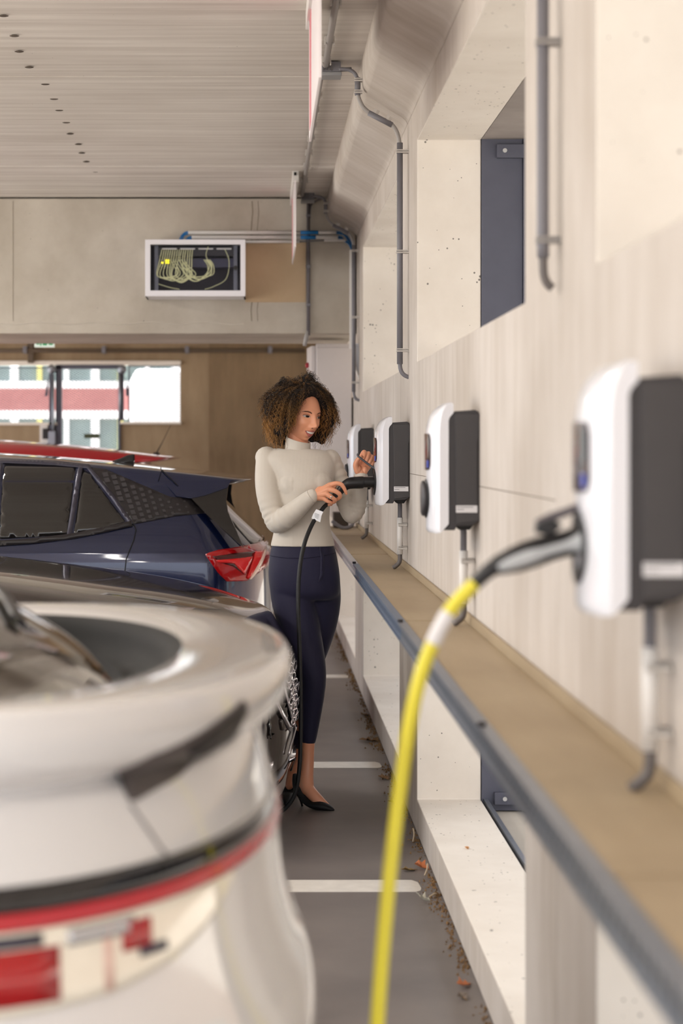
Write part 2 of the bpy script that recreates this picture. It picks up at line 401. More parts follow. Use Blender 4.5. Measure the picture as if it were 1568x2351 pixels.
for sgn, x, nm in ((-1, 120, 'left'), (1, 281, 'right')):
    t = thing('gate_closer', 'steel gate closer arm %s of the mesh gate' % nm, 'gate closer', (bx(x), YW - 0.05, bz(1030) if sgn < 0 else bz(960)))
    zt, zb = bz(842), (bz(1030) if sgn < 0 else bz(966))
    MB().box(bx(x - 6), bx(x + 4), YW - 0.05, YW - 0.02, zb, zt).build('track', M_DARKSTEEL, t)
    MB().tube([(bx(x + 4 * -sgn), YW - 0.07, zb + 0.02), (bx(x + 4 * -sgn), YW - 0.07, zt - 0.08)], 0.014, 8).build('rod', M_GALV, t, smooth=True)
    MB().ball((bx(x), YW - 0.07, zt - 0.03), 0.05, 0.03, 0.05, 10, 6).build('pivot', M_GALV, t, smooth=True)
    MB().prism([(bx(x - 8 * -sgn), zt - 0.1), (bx(x - 16 * -sgn), zt - 0.3), (bx(x - 9 * -sgn), zt - 0.3)], 'y', YW - 0.06, YW - 0.03).build('arm', M_DARKSTEEL, t)
    if sgn < 0:
        MB().box(bx(112), bx(129), YW - 0.09, YW - 0.03, bz(1035), bz(990)).build('foot', M_GALV, t, bevel=0.004)
        MB().box(bx(100), bx(112), YW - 0.10, YW - 0.04, bz(1008), bz(984)).build('latch', M_BLACK, t, bevel=0.004)
        MB().box(bx(92), bx(110), YW - 0.03, YW - 0.005, bz(1080), bz(974)).build('backing', M_WPVC, t)
# green exit sign under the beam
t = thing('exit_sign', 'small green and white running-man exit sign under the beam', 'sign', (W(102, 790, 14.6).x, 14.6, W(102, 798, 14.6).z))
d = 14.6
def q(x, y): return W(x, y, d)
a, b = q(79, 797), q(124, 785)
MB().box(a.x, b.x, d, d + 0.05, a.z, b.z).build('sign_box', mat('exit_white', srgb(226, 240, 230), 0.4, emit=0.25), t, bevel=0.003)
MG = mat('exit_green', srgb(20, 150, 90), 0.4, emit=0.25)
for x0, x1, y0, y1 in ((98, 108, 787, 793), (112, 121, 786, 792), (84, 90, 788, 791), (92, 95, 787, 794)):
    MB().box(q(x0, 0).x, q(x1, 0).x, d - 0.004, d, q(0, y1).z, q(0, y0).z).build('pictogram', MG, t)
MB().box(q(98, 0).x, q(106, 0).x, d + 0.01, d + 0.04, q(0, 785).z, ZC).build('stem', M_PVC, t)
# ================================================================== fixtures on wall and ceiling
# ---- ledge with steel channel
ZSH = CH - 0.515
ledge = thing('cable_ledge', 'long tan ledge along the wall with a perforated steel edge channel', 'ledge', (0.51, 1.0, ZSH - 0.06))
M_TAN = concrete('tan_ledge', srgb(150, 131, 104), srgb(170, 152, 124), (4, 0.5, 1), 3.0, 0.55, bump=0.03, streak=0.4)
ly = [0.2, 2.35, 4.25, 5.78, 8.05, 9.35, 9.95, 11.3, 12.66]
for i, (a, b) in enumerate(zip(ly, ly[1:])):
    MB().box(0.418, XW - 0.012, a + 0.0015, b - 0.0015, ZSH - 0.02, ZSH + (0, 0.002)[i % 2]).build('ledge_board', M_TAN, ledge, bevel=0.002, seg=1)
MB().box(XW - 0.012, XW - 0.001, 0.2, 12.66, ZSH - 0.05, ZSH + 0.026).build('back_strip', M_TAN, ledge, bevel=0.002, seg=1)  # tan strip along the wall, rising just above the boards
def channel(y0, y1, m, name):
    mb = MB(); x0, x1 = 0.404, 0.418; z0, z1 = ZSH - 0.052, ZSH + 0.004
    mb.box(x0 - 0.010, x1, y0, y1, z1 - 0.010, z1)         # top lip
    mb.box(x0, x0 + 0.003, y0, y1, z1 - 0.023, z1 - 0.010)  # web above slots
    mb.box(x0, x0 + 0.003, y0, y1, z0 + 0.006, z0 + 0.016)  # web below slots
    mb.box(x0 - 0.006, x1 + 0.02, y0, y1, z0, z0 + 0.006)   # bottom lip
    y = y0
    while y < y1:                                          # bridges between the slots
        mb.box(x0, x0 + 0.003, y, min(y + 0.020, y1), z0 + 0.016, z1 - 0.023); y += 0.045
    c = mb.build(name, m, ledge)
    MB().box(x0 + 0.008, x0 + 0.011, y0, y1, z0 + 0.006, z1 - 0.010).build('slot_shade', M_DARK, c)  # dark strip standing in for the shade inside the slots
    return c
channel(0.2, 5.72, M_GALV, 'edge_channel'); channel(5.725, 8.55, mat('blue_steel', srgb(128, 142, 164), 0.4, 0.8, var=0.12), 'edge_channel')
channel(8.555, 12.66, mat('taped_steel', srgb(196, 194, 198), 0.35, 0.5, var=0.15, scale=14), 'edge_channel')
M_BOLT = mat('dark_bolt', srgb(60, 58, 62), 0.4, 0.5)
for y in (3.58, 5.7, 8.56):
    MB().tube([(0.40, y, ZSH + 0.004), (0.40, y, ZSH + 0.012)], 0.008, 8).build('bolt', M_BOLT, ledge)
for y in (0.6, 2.3, 4.07, 6.1, 8.27, 10.3, 12.4):
    MB().prism([(XW, ZSH - 0.02), (0.43, ZSH - 0.02), (0.43, ZSH - 0.04), (XW, ZSH - 0.16)], 'y', y - 0.004, y + 0.004).build('bracket', M_GALV, ledge)

# ---- chargers
TOP = CH + 0.125
def charger(y0, label, plug):
    t = thing('wall_charger', label, 'charger', (XW - 0.01, y0 + 0.12, TOP - 0.37), group='white and charcoal wall chargers')
    prof = [(0.0, -0.085), (0.0025, -0.062), (0.009, -0.040), (0.020, -0.022), (0.035, -0.009), (0.052, -0.001), (0.064, 0.0), (0.0665, -0.004), (0.0665, -0.028), (0.061, -0.034), (0.056, -0.040), (0.053, -0.052), (0.053, -0.346), (0.012, -0.368), (0.005, -0.370), (0.001, -0.365), (0.0, -0.355)]
    XF, wd, n = 0.470, 0.24, 14
    rings = []
    for i in range(n + 1):
        u = i / n; y = y0 + wd * u; bow = 0.022 * abs(2 * u - 1) ** 2.0
        edge = 0.006 * max(0, abs(2 * u - 1) - 0.86) / 0.14
        rings.append([(XF + p[0] + (bow + edge) * max(0, 1 - p[0] / 0.053), y, TOP + p[1] - edge * (0.5 if p[1] > -0.05 else -0.5 if p[1] < -0.3 else 0)) for p in prof])
    s = MB(); s.loft(rings); sh = s.build('front_shell', M_WHITE, t, smooth=True)
    sh.modifiers.new('es', 'EDGE_SPLIT').split_angle = math.radians(40)
    body = [(0.054, -0.046), (0.057, -0.040), (0.068, -0.030), (0.069, -0.026), (0.128, -0.022), (0.137, -0.027), (0.140, -0.04), (0.140, -0.315), (0.136, -0.338), (0.120, -0.347), (0.076, -0.349), (0.071, -0.361), (0.030, -0.3605), (0.054, -0.347)]
    MB().prism([(XF + p[0], TOP + p[1]) for p in body], 'y', y0 + 0.004, y0 + wd - 0.004).build('housing', M_CHAR, t, bevel=0.003)
    MB().prism([(XF + p[0], TOP + p[1]) for p in [(0.071, -0.033), (0.1395, -0.033), (0.1395, -0.10), (0.134, -0.115), (0.134, -0.29), (0.1395, -0.3), (0.1395, -0.335), (0.076, -0.343)]], 'y', y0 + 0.0005, y0 + 0.006).build('side_cover', mat('charcoal_side', srgb(66, 63, 64), 0.45, var=0.06), t, bevel=0.002)
    lb = MB().box(XF + 0.0735, XF + 0.1335, y0 - 0.0005, y0 + 0.001, TOP - 0.311, TOP - 0.291).build('rating_label', mat('label_white', srgb(222, 220, 222), 0.5), t)
    MB().box(XF + 0.076, XF + 0.122, y0 - 0.0008, y0 - 0.0004, TOP - 0.2965, TOP - 0.2945).build('print_line', mat('print_grey', srgb(120, 120, 126), 0.6), lb)
    MB().box(XF + 0.076, XF + 0.096, y0 - 0.0008, y0 - 0.0004, TOP - 0.3035, TOP - 0.3015).build('print_line', MATS['print_grey'], lb)
    # status display and socket on the bowed front
    def onfront(yy, off): return XF + 0.022 * abs(2 * (yy - y0) / wd - 1) ** 2 - off
    rr = []
    for k in range(13):
        yy = y0 + 0.055 + 0.13 * k / 12
        e = 0.018 * (1 - math.sqrt(max(0, 1 - max(0, abs(k / 6 - 1) - 0.7) ** 2 / 0.09)))
        rr.append([(onfront(yy, 0.0045), yy, TOP - 0.088 - e), (onfront(yy, -0.004), yy, TOP - 0.088 - e), (onfront(yy, -0.004), yy, TOP - 0.192 + e), (onfront(yy, 0.0045), yy, TOP - 0.192 + e)])
    MB().loft(rr).build('status_display', mat('display_glass', srgb(52, 30, 32), 0.1, coat=0.4, var=0.2, scale=20), t)
    MB().box(onfront(y0 + 0.07, 0.006), onfront(y0 + 0.07, 0.0), y0 + 0.062, y0 + 0.10, TOP - 0.185, TOP - 0.165).build('status_light', mat('status_blue', srgb(60, 80, 170), 0.3, emit=0.2), t)
    zc = TOP - 0.274; yc = y0 + 0.12
    ring = lambda r, x: [(x + 0.022 * abs(2 * (yc + r * math.cos(a) - y0) / wd - 1) ** 2, yc + r * math.cos(a), zc + r * math.sin(a)) for a in [2 * math.pi * k / 28 for k in range(28)]]
    MB().loft([ring(0.056, XF + 0.004), ring(0.056, XF - 0.003), ring(0.050, XF - 0.0055), ring(0.036, XF - 0.003), ring(0.034, XF + 0.002)]).build('socket', M_BLACK, t, smooth=False)
    if plug == 'closed':
        MB().loft([ring(0.050, XF - 0.004), ring(0.051, XF - 0.012), ring(0.042, XF - 0.016), ring(0.01, XF - 0.017)]).build('socket_lid', M_CHAR, t, smooth=True)
    # supply cable in a white sleeve below
    yc2 = y0 + 0.12; xc = 0.577
    zb = TOP - 0.352
    MB().tube([(xc - 0.004, yc2, zb + 0.012), (xc, yc2, zb - 0.02), (xc, yc2, zb - 0.085)], 0.0095, 10).build('supply_cable', M_PVC, t, smooth=True)
    MB().prism([(xc - 0.03, zb + 0.004), (xc + 0.028, zb + 0.006), (xc + 0.016, zb - 0.012), (xc - 0.014, zb - 0.012)], 'y', yc2 - 0.02, yc2 + 0.02).build('gland', M_BLACK, t, bevel=0.003)
    sl = MB().tube([(xc, yc2, zb - 0.072), (xc, yc2, zb - 0.226)], 0.0125, 14).build('cable_sleeve', M_WPVC, t, smooth=True)
    for zz in (zb - 0.104, zb - 0.202):
        MB().box(xc - 0.008, XW - 0.002, yc2 - 0.016, yc2 + 0.016, zz - 0.004, zz + 0.005).box(xc - 0.008, XW - 0.002, yc2 - 0.016, yc2 + 0.016, zz + 0.007, zz + 0.010).box(xc + 0.012, XW - 0.002, yc2 - 0.012, yc2 + 0.012, zz - 0.004, zz + 0.010).build('sleeve_clamp', M_CLIP, sl, bevel=0.001, seg=1)
    MB().tube(smooth_path([(xc, yc2, zb - 0.22), (xc, yc2, zb - 0.245), (xc - 0.004, yc2, zb - 0.262), (xc - 0.018, yc2, zb - 0.276), (xc - 0.03, yc2, ZSH + 0.0045)], 6), 0.0095, 10).build('cable_elbow', mat('elbow_grey', srgb(104, 98, 96), 0.5), t, smooth=True)
    return t
charger(2.80, 'blurred white charcoal-backed wall charger nearest the camera, grey plug in it', 'grey')
charger(5.51, 'white and charcoal wall charger between the nearest one and the woman, lid closed', 'closed')
charger(8.12, 'white and charcoal wall charger that the woman is plugging a cable into', 'black')
charger(10.75, 'white and charcoal wall charger farthest away, seen behind the raised hand', 'closed')

# ---- conduits on the wall joints, bent round the haunch
def clamp(mb, x, y, z, axis='z', wall=XW):
    if axis == 'z':
        mb.box(x - 0.014, wall, y - 0.017, y + 0.017, z - 0.007, z - 0.001).box(x - 0.014, wall, y - 0.017, y + 0.017, z + 0.002, z + 0.007).box(x + 0.012, wall, y - 0.01, y + 0.01, z - 0.006, z + 0.006)
def wall_conduit(dy, label, zcut=None):
    y = dy
    t = thing('wall_conduit', label, 'conduit', (0.578, y, 1.86), group='grey conduits down the wall joints')
    s = y / 8.2
    def P(x, yy): v = W(x, yy, 8.2); return (v.x, y, v.z)
    MB().tube(smooth_path([P(778, 158), P(800, 160), P(814, 168), P(822, 184)], 6), 0.008, 8).build('feed_cable', M_PVC, t, smooth=True)
    MB().tube([P(821, 178), P(821, 219)], 0.012, 12).build('upper_sleeve', M_PVC, t, smooth=True)
    MB().tube(smooth_path([P(821, 212), P(824, 226), P(833, 245), P(849, 259), P(870, 270), P(893, 281), P(906, 294), P(914, 312), P(918, 334)], 6), 0.009, 10).build('bent_cable', M_PVCL, t, smooth=True)
    MB().tube([P(846, 259), P(900, 287)], 0.012, 12).build('haunch_sleeve', M_PVC, t, smooth=True)
    MB().tube([P(918, 328), P(918, 836)], 0.0125, 14).build('conduit_tube', M_PVC, t, smooth=True)
    e = P(918, 836)
    MB().tube(smooth_path([P(918, 830), P(919, 845), P(924, 857), P(936, 865), (XW + 0.03, y, P(0, 866)[2])], 6), 0.009, 10).build('tail_cable', M_PVC, t, smooth=True)
    for yy in (184, 211):
        v = P(821, yy); c = MB(); clamp(c, v[0], y, v[2], wall=0.417); c.build('clamp', M_CLIP, t)
    for yy in (348, 578, 804):
        v = P(918, yy); c = MB(); clamp(c, v[0], y, v[2]); c.build('clamp', M_CLIP, t)
    for (x0, y0, x1, y1) in ((857, 270, 866, 252), (886, 285, 895, 267)):
        a, b = P(x0, y0), P(x1, y1)
        MB().tube([a, b], 0.006, 6, flat=2.4).build('clamp', M_CLIP, t)
    return t
wall_conduit(8.20, 'grey conduit running round the haunch and down the joint above the woman\'s charger')
wall_conduit(12.36, 'grey conduit on the farthest wall joint beside the white cabinet')
# the nearest conduit stops higher
y = 4.02
t = thing('wall_conduit', 'blurred grey conduit on the wall joint nearest the camera', 'conduit', (0.573, y, 1.86), group='grey conduits down the wall joints')
def P(x, yy): v = W(x, yy, y); return (v.x, y, v.z)
MB().tube([(0.575, y, 2.86), P(1246, 560), P(1247, 592)], 0.0125, 14).build('conduit_tube', M_PVC, t, smooth=True)
MB().tube(smooth_path([P(1247, 585), P(1247, 610), P(1249, 632), P(1256, 650), P(1268, 662)], 6), 0.009, 10).build('tail_cable', mat('elbow_grey', srgb(104, 98, 96)), t, smooth=True)
MB().tube(smooth_path([(0.575, y, 2.84), (0.575, y, 2.90), (0.52, y, 2.95), (0.41, y, 3.02), (0.40, y, 3.12)], 6), 0.009, 10).build('bent_cable', M_PVCL, t, smooth=True)
for yy in (97, 551):
    v = P(1246, yy); c = MB(); clamp(c, v[0], y, v[2]); c.build('clamp', M_PVCL, t)

# ---- conduit run and junction boxes on the ceiling
XC = 0.264; zc = ZC - 0.020
t = thing('ceiling_conduit', 'grey conduit run clipped along the ceiling towards the beam', 'conduit', (XC, 8, zc))
MB().tube([(XC, 2.0, zc), (XC, 8.22, zc)], 0.0135, 12).build('conduit_tube', M_PVCL, t, smooth=True)
MB().tube([(XC - 0.012, 8.36, zc), (XC - 0.012, 12.48, zc)], 0.0115, 12).build('conduit_tube', M_PVCL, t, smooth=True)
for yy in [5.6, 6.3, 7.05, 7.75, 8.15, 8.95, 9.35, 9.8, 10.2, 10.7, 11.2, 11.8]:
    x = XC if yy < 8.3 else XC - 0.012
    MB().box(x - 0.020, x + 0.020, yy - 0.012, yy + 0.012, zc - 0.004, ZC).box(x - 0.021, x - 0.015, yy - 0.01, yy + 0.01, zc - 0.014, zc).box(x + 0.015, x + 0.021, yy - 0.01, yy + 0.01, zc - 0.014, zc).build('clip', M_CLIP, t)
for yy, lb in ((8.29, 'grey junction box on the ceiling beside the hanging sign'), (12.54, 'grey junction box at the beam end of the ceiling conduit')):
    x = XC + 0.02
    t = thing('junction_box', lb, 'junction box', (x, yy, ZC), group='grey junction boxes on the ceiling')
    MB().box(x - 0.035, x + 0.045, yy - 0.05, yy + 0.05, ZC - 0.045, ZC - 0.001).build('box', M_PVC, t, bevel=0.003)
    MB().box(x - 0.038, x + 0.048, yy - 0.053, yy + 0.053, ZC - 0.06, ZC - 0.045).build('cover', mat('box_cover', srgb(150, 150, 152), 0.5), t, bevel=0.003)
    for k in range(4):
        MB().box(x - 0.03 + k * 0.011, x - 0.026 + k * 0.011, yy - 0.056, yy - 0.05, ZC - 0.04, ZC - 0.008).build('vent_rib', mat('elbow_grey', srgb(104, 98, 96)), t)
    MB().tube([(x + 0.045, yy - 0.02, ZC - 0.03), (x + 0.09, yy - 0.03, ZC - 0.03)], 0.009, 8).build('gland', M_PVC, t, smooth=True)

# ---- hanging signs (thin white boards with a red stripe, edge-on to the camera)
M_SIGN = mat('sign_white', srgb(240, 232, 234), 0.35, var=0.01); M_SIGNR = mat('sign_red', srgb(222, 128, 140), 0.4)
for (ya, yb, lb) in ((6.0, 7.28, 'white hanging sign board with a red stripe near the ceiling junction box'), (11.48, 12.6, 'white hanging sign board with a red stripe before the far beam')):
    xs = 0.172 if ya < 8 else 0.188
    t = thing('hanging_sign', lb, 'sign', (xs, (ya + yb) / 2, 2.68), group='hanging bay signs')
    zb = 2.66 if ya < 8 else 2.70
    MB().prism([(ya, zb), (yb - 0.012, zb), (yb, zb + 0.012), (yb, ZC - 0.06), (ya, ZC - 0.06)], 'x', xs, xs + 0.008).build('board', M_SIGN, t)
    MB().box(xs - 0.0015, xs, yb - 0.34, yb - 0.14, zb + 0.02, ZC - 0.06).build('stripe', M_SIGNR, t)
    MB().box(xs - 0.012, xs + 0.024, ya + 0.02, yb + 0.01, ZC - 0.07, ZC - 0.001).build('rail', M_WPVC, t, bevel=0.002)
    MB().box(xs - 0.004, xs + 0.010, ya + 0.012, ya + 0.02, ZC - 0.03, ZC - 0.012).build('rail_slot', M_DARK, t)

# ---- equipment on the beam
YF = 12.42
def R(x, y, d=YF): return W(x, y, d)
t = thing('network_cabinet', 'white wall cabinet with a glass door full of patch cables on the beam', 'cabinet', (R(448, 680).x, YB - 0.15, R(0, 680).z))
x0, x1, z0, z1 = R(333, 0).x, R(563, 0).x, R(0, 680).z, R(0, 550).z
ix0, ix1, iz0, iz1 = R(345, 0).x, R(552, 0).x, R(0, 667).z, R(0, 561).z
M_CABW = mat('cabinet_white', srgb(236, 234, 240), 0.3, var=0.01)
MB().box(x0, x1, YF + 0.03, YB - 0.002, z0, z0 + 0.01).box(x0, x1, YF + 0.03, YB - 0.002, z1 - 0.01, z1).box(x0, x0 + 0.01, YF + 0.03, YB - 0.002, z0, z1).box(x1 - 0.01, x1, YF + 0.03, YB - 0.002, z0, z1).build('housing', M_CABW, t)
MB().box(x0 + 0.01, x1 - 0.01, YB - 0.02, YB - 0.004, z0 + 0.01, z1 - 0.01).build('back_panel', mat('cabinet_inside', srgb(44, 42, 52), 0.6), t)
dr = MB().box(x0, x1, YF, YF + 0.03, z0, iz0).box(x0, x1, YF, YF + 0.03, iz1, z1).box(x0, ix0, YF, YF + 0.03, iz0, iz1).box(ix1, x1, YF, YF + 0.03, iz0, iz1).build('door', M_CABW, t)
mg = mat('smoked_glass', srgb(90, 90, 100), 0.05, alpha=0.07, var=0)
MB().box(ix0, ix1, YF + 0.012, YF + 0.016, iz0, iz1).build('glass', mg, dr)
MB().tube([(R(541, 615).x, YF - 0.01, R(0, 615).z), (R(541, 615).x, YF + 0.012, R(0, 615).z)], 0.014, 12).build('lock', M_BLACK, dr)
for x in (358, 540):
    MB().box(R(x, 0).x - 0.012, R(x, 0).x + 0.012, YF + 0.06, YF + 0.075, iz0, iz1).build('rack_rail', mat('rack_steel', srgb(110, 112, 124), 0.4, 0.6), t)
pp = MB().box(R(362, 0).x, R(536, 0).x, YF + 0.05, YF + 0.12, R(0, 586).z, R(0, 566).z).build('patch_panel', mat('panel_black', srgb(30, 30, 38), 0.4), t)
for k in range(4):
    xx = 371 + k * 42
    MB().box(R(xx, 0).x, R(xx + 34, 0).x, YF + 0.046, YF + 0.05, R(0, 571).z, R(0, 568).z).build('label_strip', MATS['label_white'], pp)
sw = MB().box(R(362, 0).x, R(536, 0).x, YF + 0.055, YF + 0.16, R(0, 612).z, R(0, 592).z).build('network_switch', mat('switch_navy', srgb(44, 46, 74), 0.35), t)
ML = mat('led_yellow', srgb(240, 220, 40), 0.4, emit=0.9)
for (x, y) in ((381, 597), (386, 597), (381, 602), (386, 602), (372, 602)):
    MB().box(R(x - 2, 0).x, R(x + 2, 0).x, YF + 0.03, YF + 0.034, R(0, y + 2).z, R(0, y - 2).z).build('indicator', ML, sw)
M_PATCH = mat('patch_cable', srgb(222, 224, 180), 0.5)
random.seed(3)
for k in range(15):
    xa = 372 + k * 5.0; xb = (392 + k * 4 if k < 9 else 468 + (k - 9) * 2.5) + random.uniform(-3, 3)
    low = 648 - abs(k - 7) * 1.5 + random.uniform(-5, 3); mx = (xa + xb) / 2 + random.uniform(-4, 10)
    pts = [R(xa, 573, YF + 0.045), R(xa - 6 + k * .3, 600, YF + 0.038), R(mx - 22, 632, YF + 0.034), R(mx, low, YF + 0.032), R(mx + 24, 630, YF + 0.036), R(xb + 9, 610, YF + 0.04), R(xb, 596, YF + 0.05)]
    MB().tube(smooth_path(pts, 5), 0.0032, 6).build('patch_cable', M_PATCH, t, smooth=True)
for pts in ([R(515, 570, YF + 0.05), R(526, 600, YF + 0.04), R(519, 640, YF + 0.04), R(490, 658, YF + 0.04), R(470, 664, YF + 0.04)], [R(478, 566, YF + 0.05), R(473, 585, YF + 0.04), R(478, 600, YF + 0.05)], [R(364, 652, YF + 0.04), R(390, 660, YF + 0.04), R(412, 664, YF + 0.04)]):
    MB().tube(smooth_path(pts, 6), 0.0025, 6).build('patch_cable', M_PATCH, t, smooth=True)

M_BLUE = mat('blue_cable', srgb(30, 120, 190), 0.45)
D = YB - 0.03
for k, (yy, xa, xb, lb) in enumerate(((534, 432, 772, 'top'), (545, 440, 776, 'middle'), (555, 563, 688, 'bottom'))):
    t = thing('cable_tube', '%s of the three white cable tubes on the beam' % lb, 'conduit', W((xa + xb) / 2, yy, D), group='white cable tubes on the beam')
    MB().tube([W(xa, yy, D), W(min(xb, 692), yy, D)], 0.012 if k < 2 else 0.009, 10).build('tube', M_WPVC, t, smooth=True)
    if k < 2:
        MB().tube([W(690, yy, D), W(731 - k * 6, yy, D)], 0.0125, 10).build('blue_cables', M_BLUE, t, smooth=True)
        MB().tube([W(729 - k * 6, yy, D), W(xb, yy, D)], 0.012, 10).build('tube', M_WPVC, t, smooth=True)
        for j in range(3):
            MB().tube(smooth_path([W(xa + 6, yy - 2 + 2 * j, D), W(xa - 6, yy - 1 + 3 * j, D), W(xa - 16 + 3 * j, yy + 8, D), W(xa - 20 + 3 * j, yy + 18 - 10 * k, D)], 5), 0.004, 6).build('blue_cables', M_BLUE, t, smooth=True)
            MB().tube(smooth_path([W(xb - 4, yy - 2 + 2 * j, D), W(xb + 8, yy - 1 + 2 * j, D), W(xb + 20 + 2 * j - 6 * k, yy + 8, D), W(xb + 31 + 2 * j - 6 * k, yy + 26 - 10 * k, D), W(808, 578, D)], 5), 0.004, 6).build('blue_cables', M_BLUE if j != 1 else M_BLACK, t, smooth=True)
    else:
        MB().tube([W(688, yy, D), W(746, yy - 3, D)], 0.004, 6).build('grey_cable', M_PVC, t, smooth=True)
        MB().tube([W(744, 552, D), W(794, 552, D)], 0.009, 10).build('tube', M_WPVC, t, smooth=True)
D = YB - 0.022
t = thing('beam_pipe', 'vertical dark grey pipe down the beam face to a lamp clip', 'pipe', W(706, 780, D))
MB().tube([W(708, 460, D), W(708, 770, D)], 0.012, 10).build('pipe', mat('dark_pipe', srgb(104, 98, 102), 0.5), t, smooth=True)
MB().tube(smooth_path([W(742, 455, D), W(724, 462, D), W(713, 474, D), W(711, 500, D)], 6), 0.006, 8).build('cable', MATS['dark_pipe'], t, smooth=True)
for yy in (495, 612, 700):
    MB().box(W(703, 0, D).x, W(713, 0, D).x, YB - 0.04, YB, W(0, yy + 3, D).z, W(0, yy - 3, D).z).build('clip', M_PVC, t)
MB().tube([W(707, 760, D), W(703, 776, D), W(699, 794, D)], [0.012, 0.016, 0.013], 10).build('end_fitting', M_PVCL, t, smooth=True)

# white duct and boxes by the far corner
D = 12.45
t = thing('cable_duct', 'narrow white duct running down beside the far conduit', 'duct', W(808, 884, D))
MB().box(W(803, 0, D).x, W(811, 0, D).x, D, D + 0.05, W(0, 800, D).z, W(0, 573, D).z).build('duct', M_WPVC, t, bevel=0.002)
MB().prism([(W(811, 0, D).x, W(0, 788, D).z), (W(828, 0, D).x, W(0, 790, D).z), (W(828, 0, D).x, W(0, 872, D).z), (W(822, 0, D).x, W(0, 864, D).z), (W(813, 0, D).x, W(0, 838, D).z)], 'y', D - 0.02, D + 0.05).build('cover', mat('cool_white', srgb(222, 224, 232), 0.4), t, bevel=0.003)
MB().tube(smooth_path([W(811, 790, D - 0.03), W(812, 815, D - 0.03), W(816, 845, D - 0.03), W(827, 872, D - 0.03)], 6), 0.008, 8).build('white_cable', M_WPVC, t, smooth=True)
MB().tube(smooth_path([W(812, 850, D), W(812, 890, D), W(814, 912, D), W(820, 918, D)], 6), 0.008, 8).build('grey_cable', M_PVCL, t, smooth=True)
D = 13.2
t = thing('electrical_cabinet', 'tall pale grey cabinet under the beam behind the woman', 'cabinet', W(770, 1190, D))
MB().box(W(726, 0, D).x, W(808, 0, D).x, D, D + 0.35, W(0, 1160, D).z, W(0, 789, D).z).build('housing', mat('cabinet_grey', srgb(214, 206, 204), 0.45, var=0.02), t, bevel=0.004)
MB().box(W(727, 0, D).x, W(807, 0, D).x, D - 0.012, D, W(0, 1150, D).z, W(0, 798, D).z).build('door', MATS['cabinet_grey'], t, bevel=0.003)
D2 = 13.32
t = thing('meter_cabinet', 'slim pale cabinet with a red knob left of the tall cabinet', 'cabinet', W(716, 1190, D2))
MB().prism([(W(715, 0, D2).x, D2), (W(724, 0, D2).x, D2), (W(724, 0, D2).x, D2 + 0.35), (W(707, 0, D2).x, D2 + 0.35)], 'z', W(0, 1165, D2).z, W(0, 794, D2).z).build('housing', MATS['cabinet_grey'], t, bevel=0.003)
MB().ball((W(705, 0, D2).x + 0.006, D2 + 0.2, W(0, 836, D2).z), 0.014, 0.014, 0.02, 10, 6).build('knob', mat('red_knob', srgb(170, 40, 56), 0.4), t, smooth=True)
D = 12.3
t = thing('ledge_end_box', 'small dark box with a cable at the far end of the ledge', 'box', (W(790, 0, D).x, D, ZSH + 0.002))
MB().box(W(766, 0, D).x, W(800, 0, D).x, D, D + 0.2, ZSH + 0.006, ZSH + 0.10).build('box', mat('box_brown', srgb(60, 50, 42), 0.6), t, bevel=0.004)
MB().tube(smooth_path([W(762, 1196, 12.1), (W(785, 0, 12.1).x, 12.1, ZSH + 0.014), (W(805, 0, 12.1).x, 12.1, ZSH + 0.02), (W(812, 0, 12.1).x, 12.12, ZSH + 0.05)], 6), 0.011, 8).build('cable', M_PVC, t, smooth=True)

# ---- fill lights added out of view on the ceiling, over aisle and bays
for xx, yy, lb in ((-3.4, 2.0, 'first added fill light over the aisle'), (-3.4, 6.4, 'second added fill light over the aisle'), (-3.4, 10.8, 'added fill light over the aisle nearest the beam'), (-1.3, -0.8, 'added fill light over the bays behind the camera'), (-1.3, 2.6, 'added fill light over the white car'), (-1.3, 5.4, 'added fill light over the empty bay')):
    t = thing('fill_strip', lb, 'fill lamp', (xx, yy, ZC), group='added fill lights on the ceiling')
    MB().box(xx - .07, xx + .07, yy - .75, yy + .75, ZC - .05, ZC - .006).build('housing', M_CABW, t, bevel=0.004)
    MB().tube([(xx, yy - .72, ZC - .07), (xx, yy + .72, ZC - .07)], .025, 12).build('tube', mat('fill_tube', srgb(255, 244, 226), 0.3, emit=6.0, var=0), t, smooth=True)
    ld = bpy.data.lights.new('fill_strip_glow', 'AREA'); ld.shape = 'RECTANGLE'; ld.size = .12; ld.size_y = 1.4; ld.energy = 46 if xx < -2 else 9; ld.color = (1.0, .96, .90)
    lo = bpy.data.objects.new('glow', ld); COL.objects.link(lo); lo.parent = t; lo.location = (0, 0, -.10)
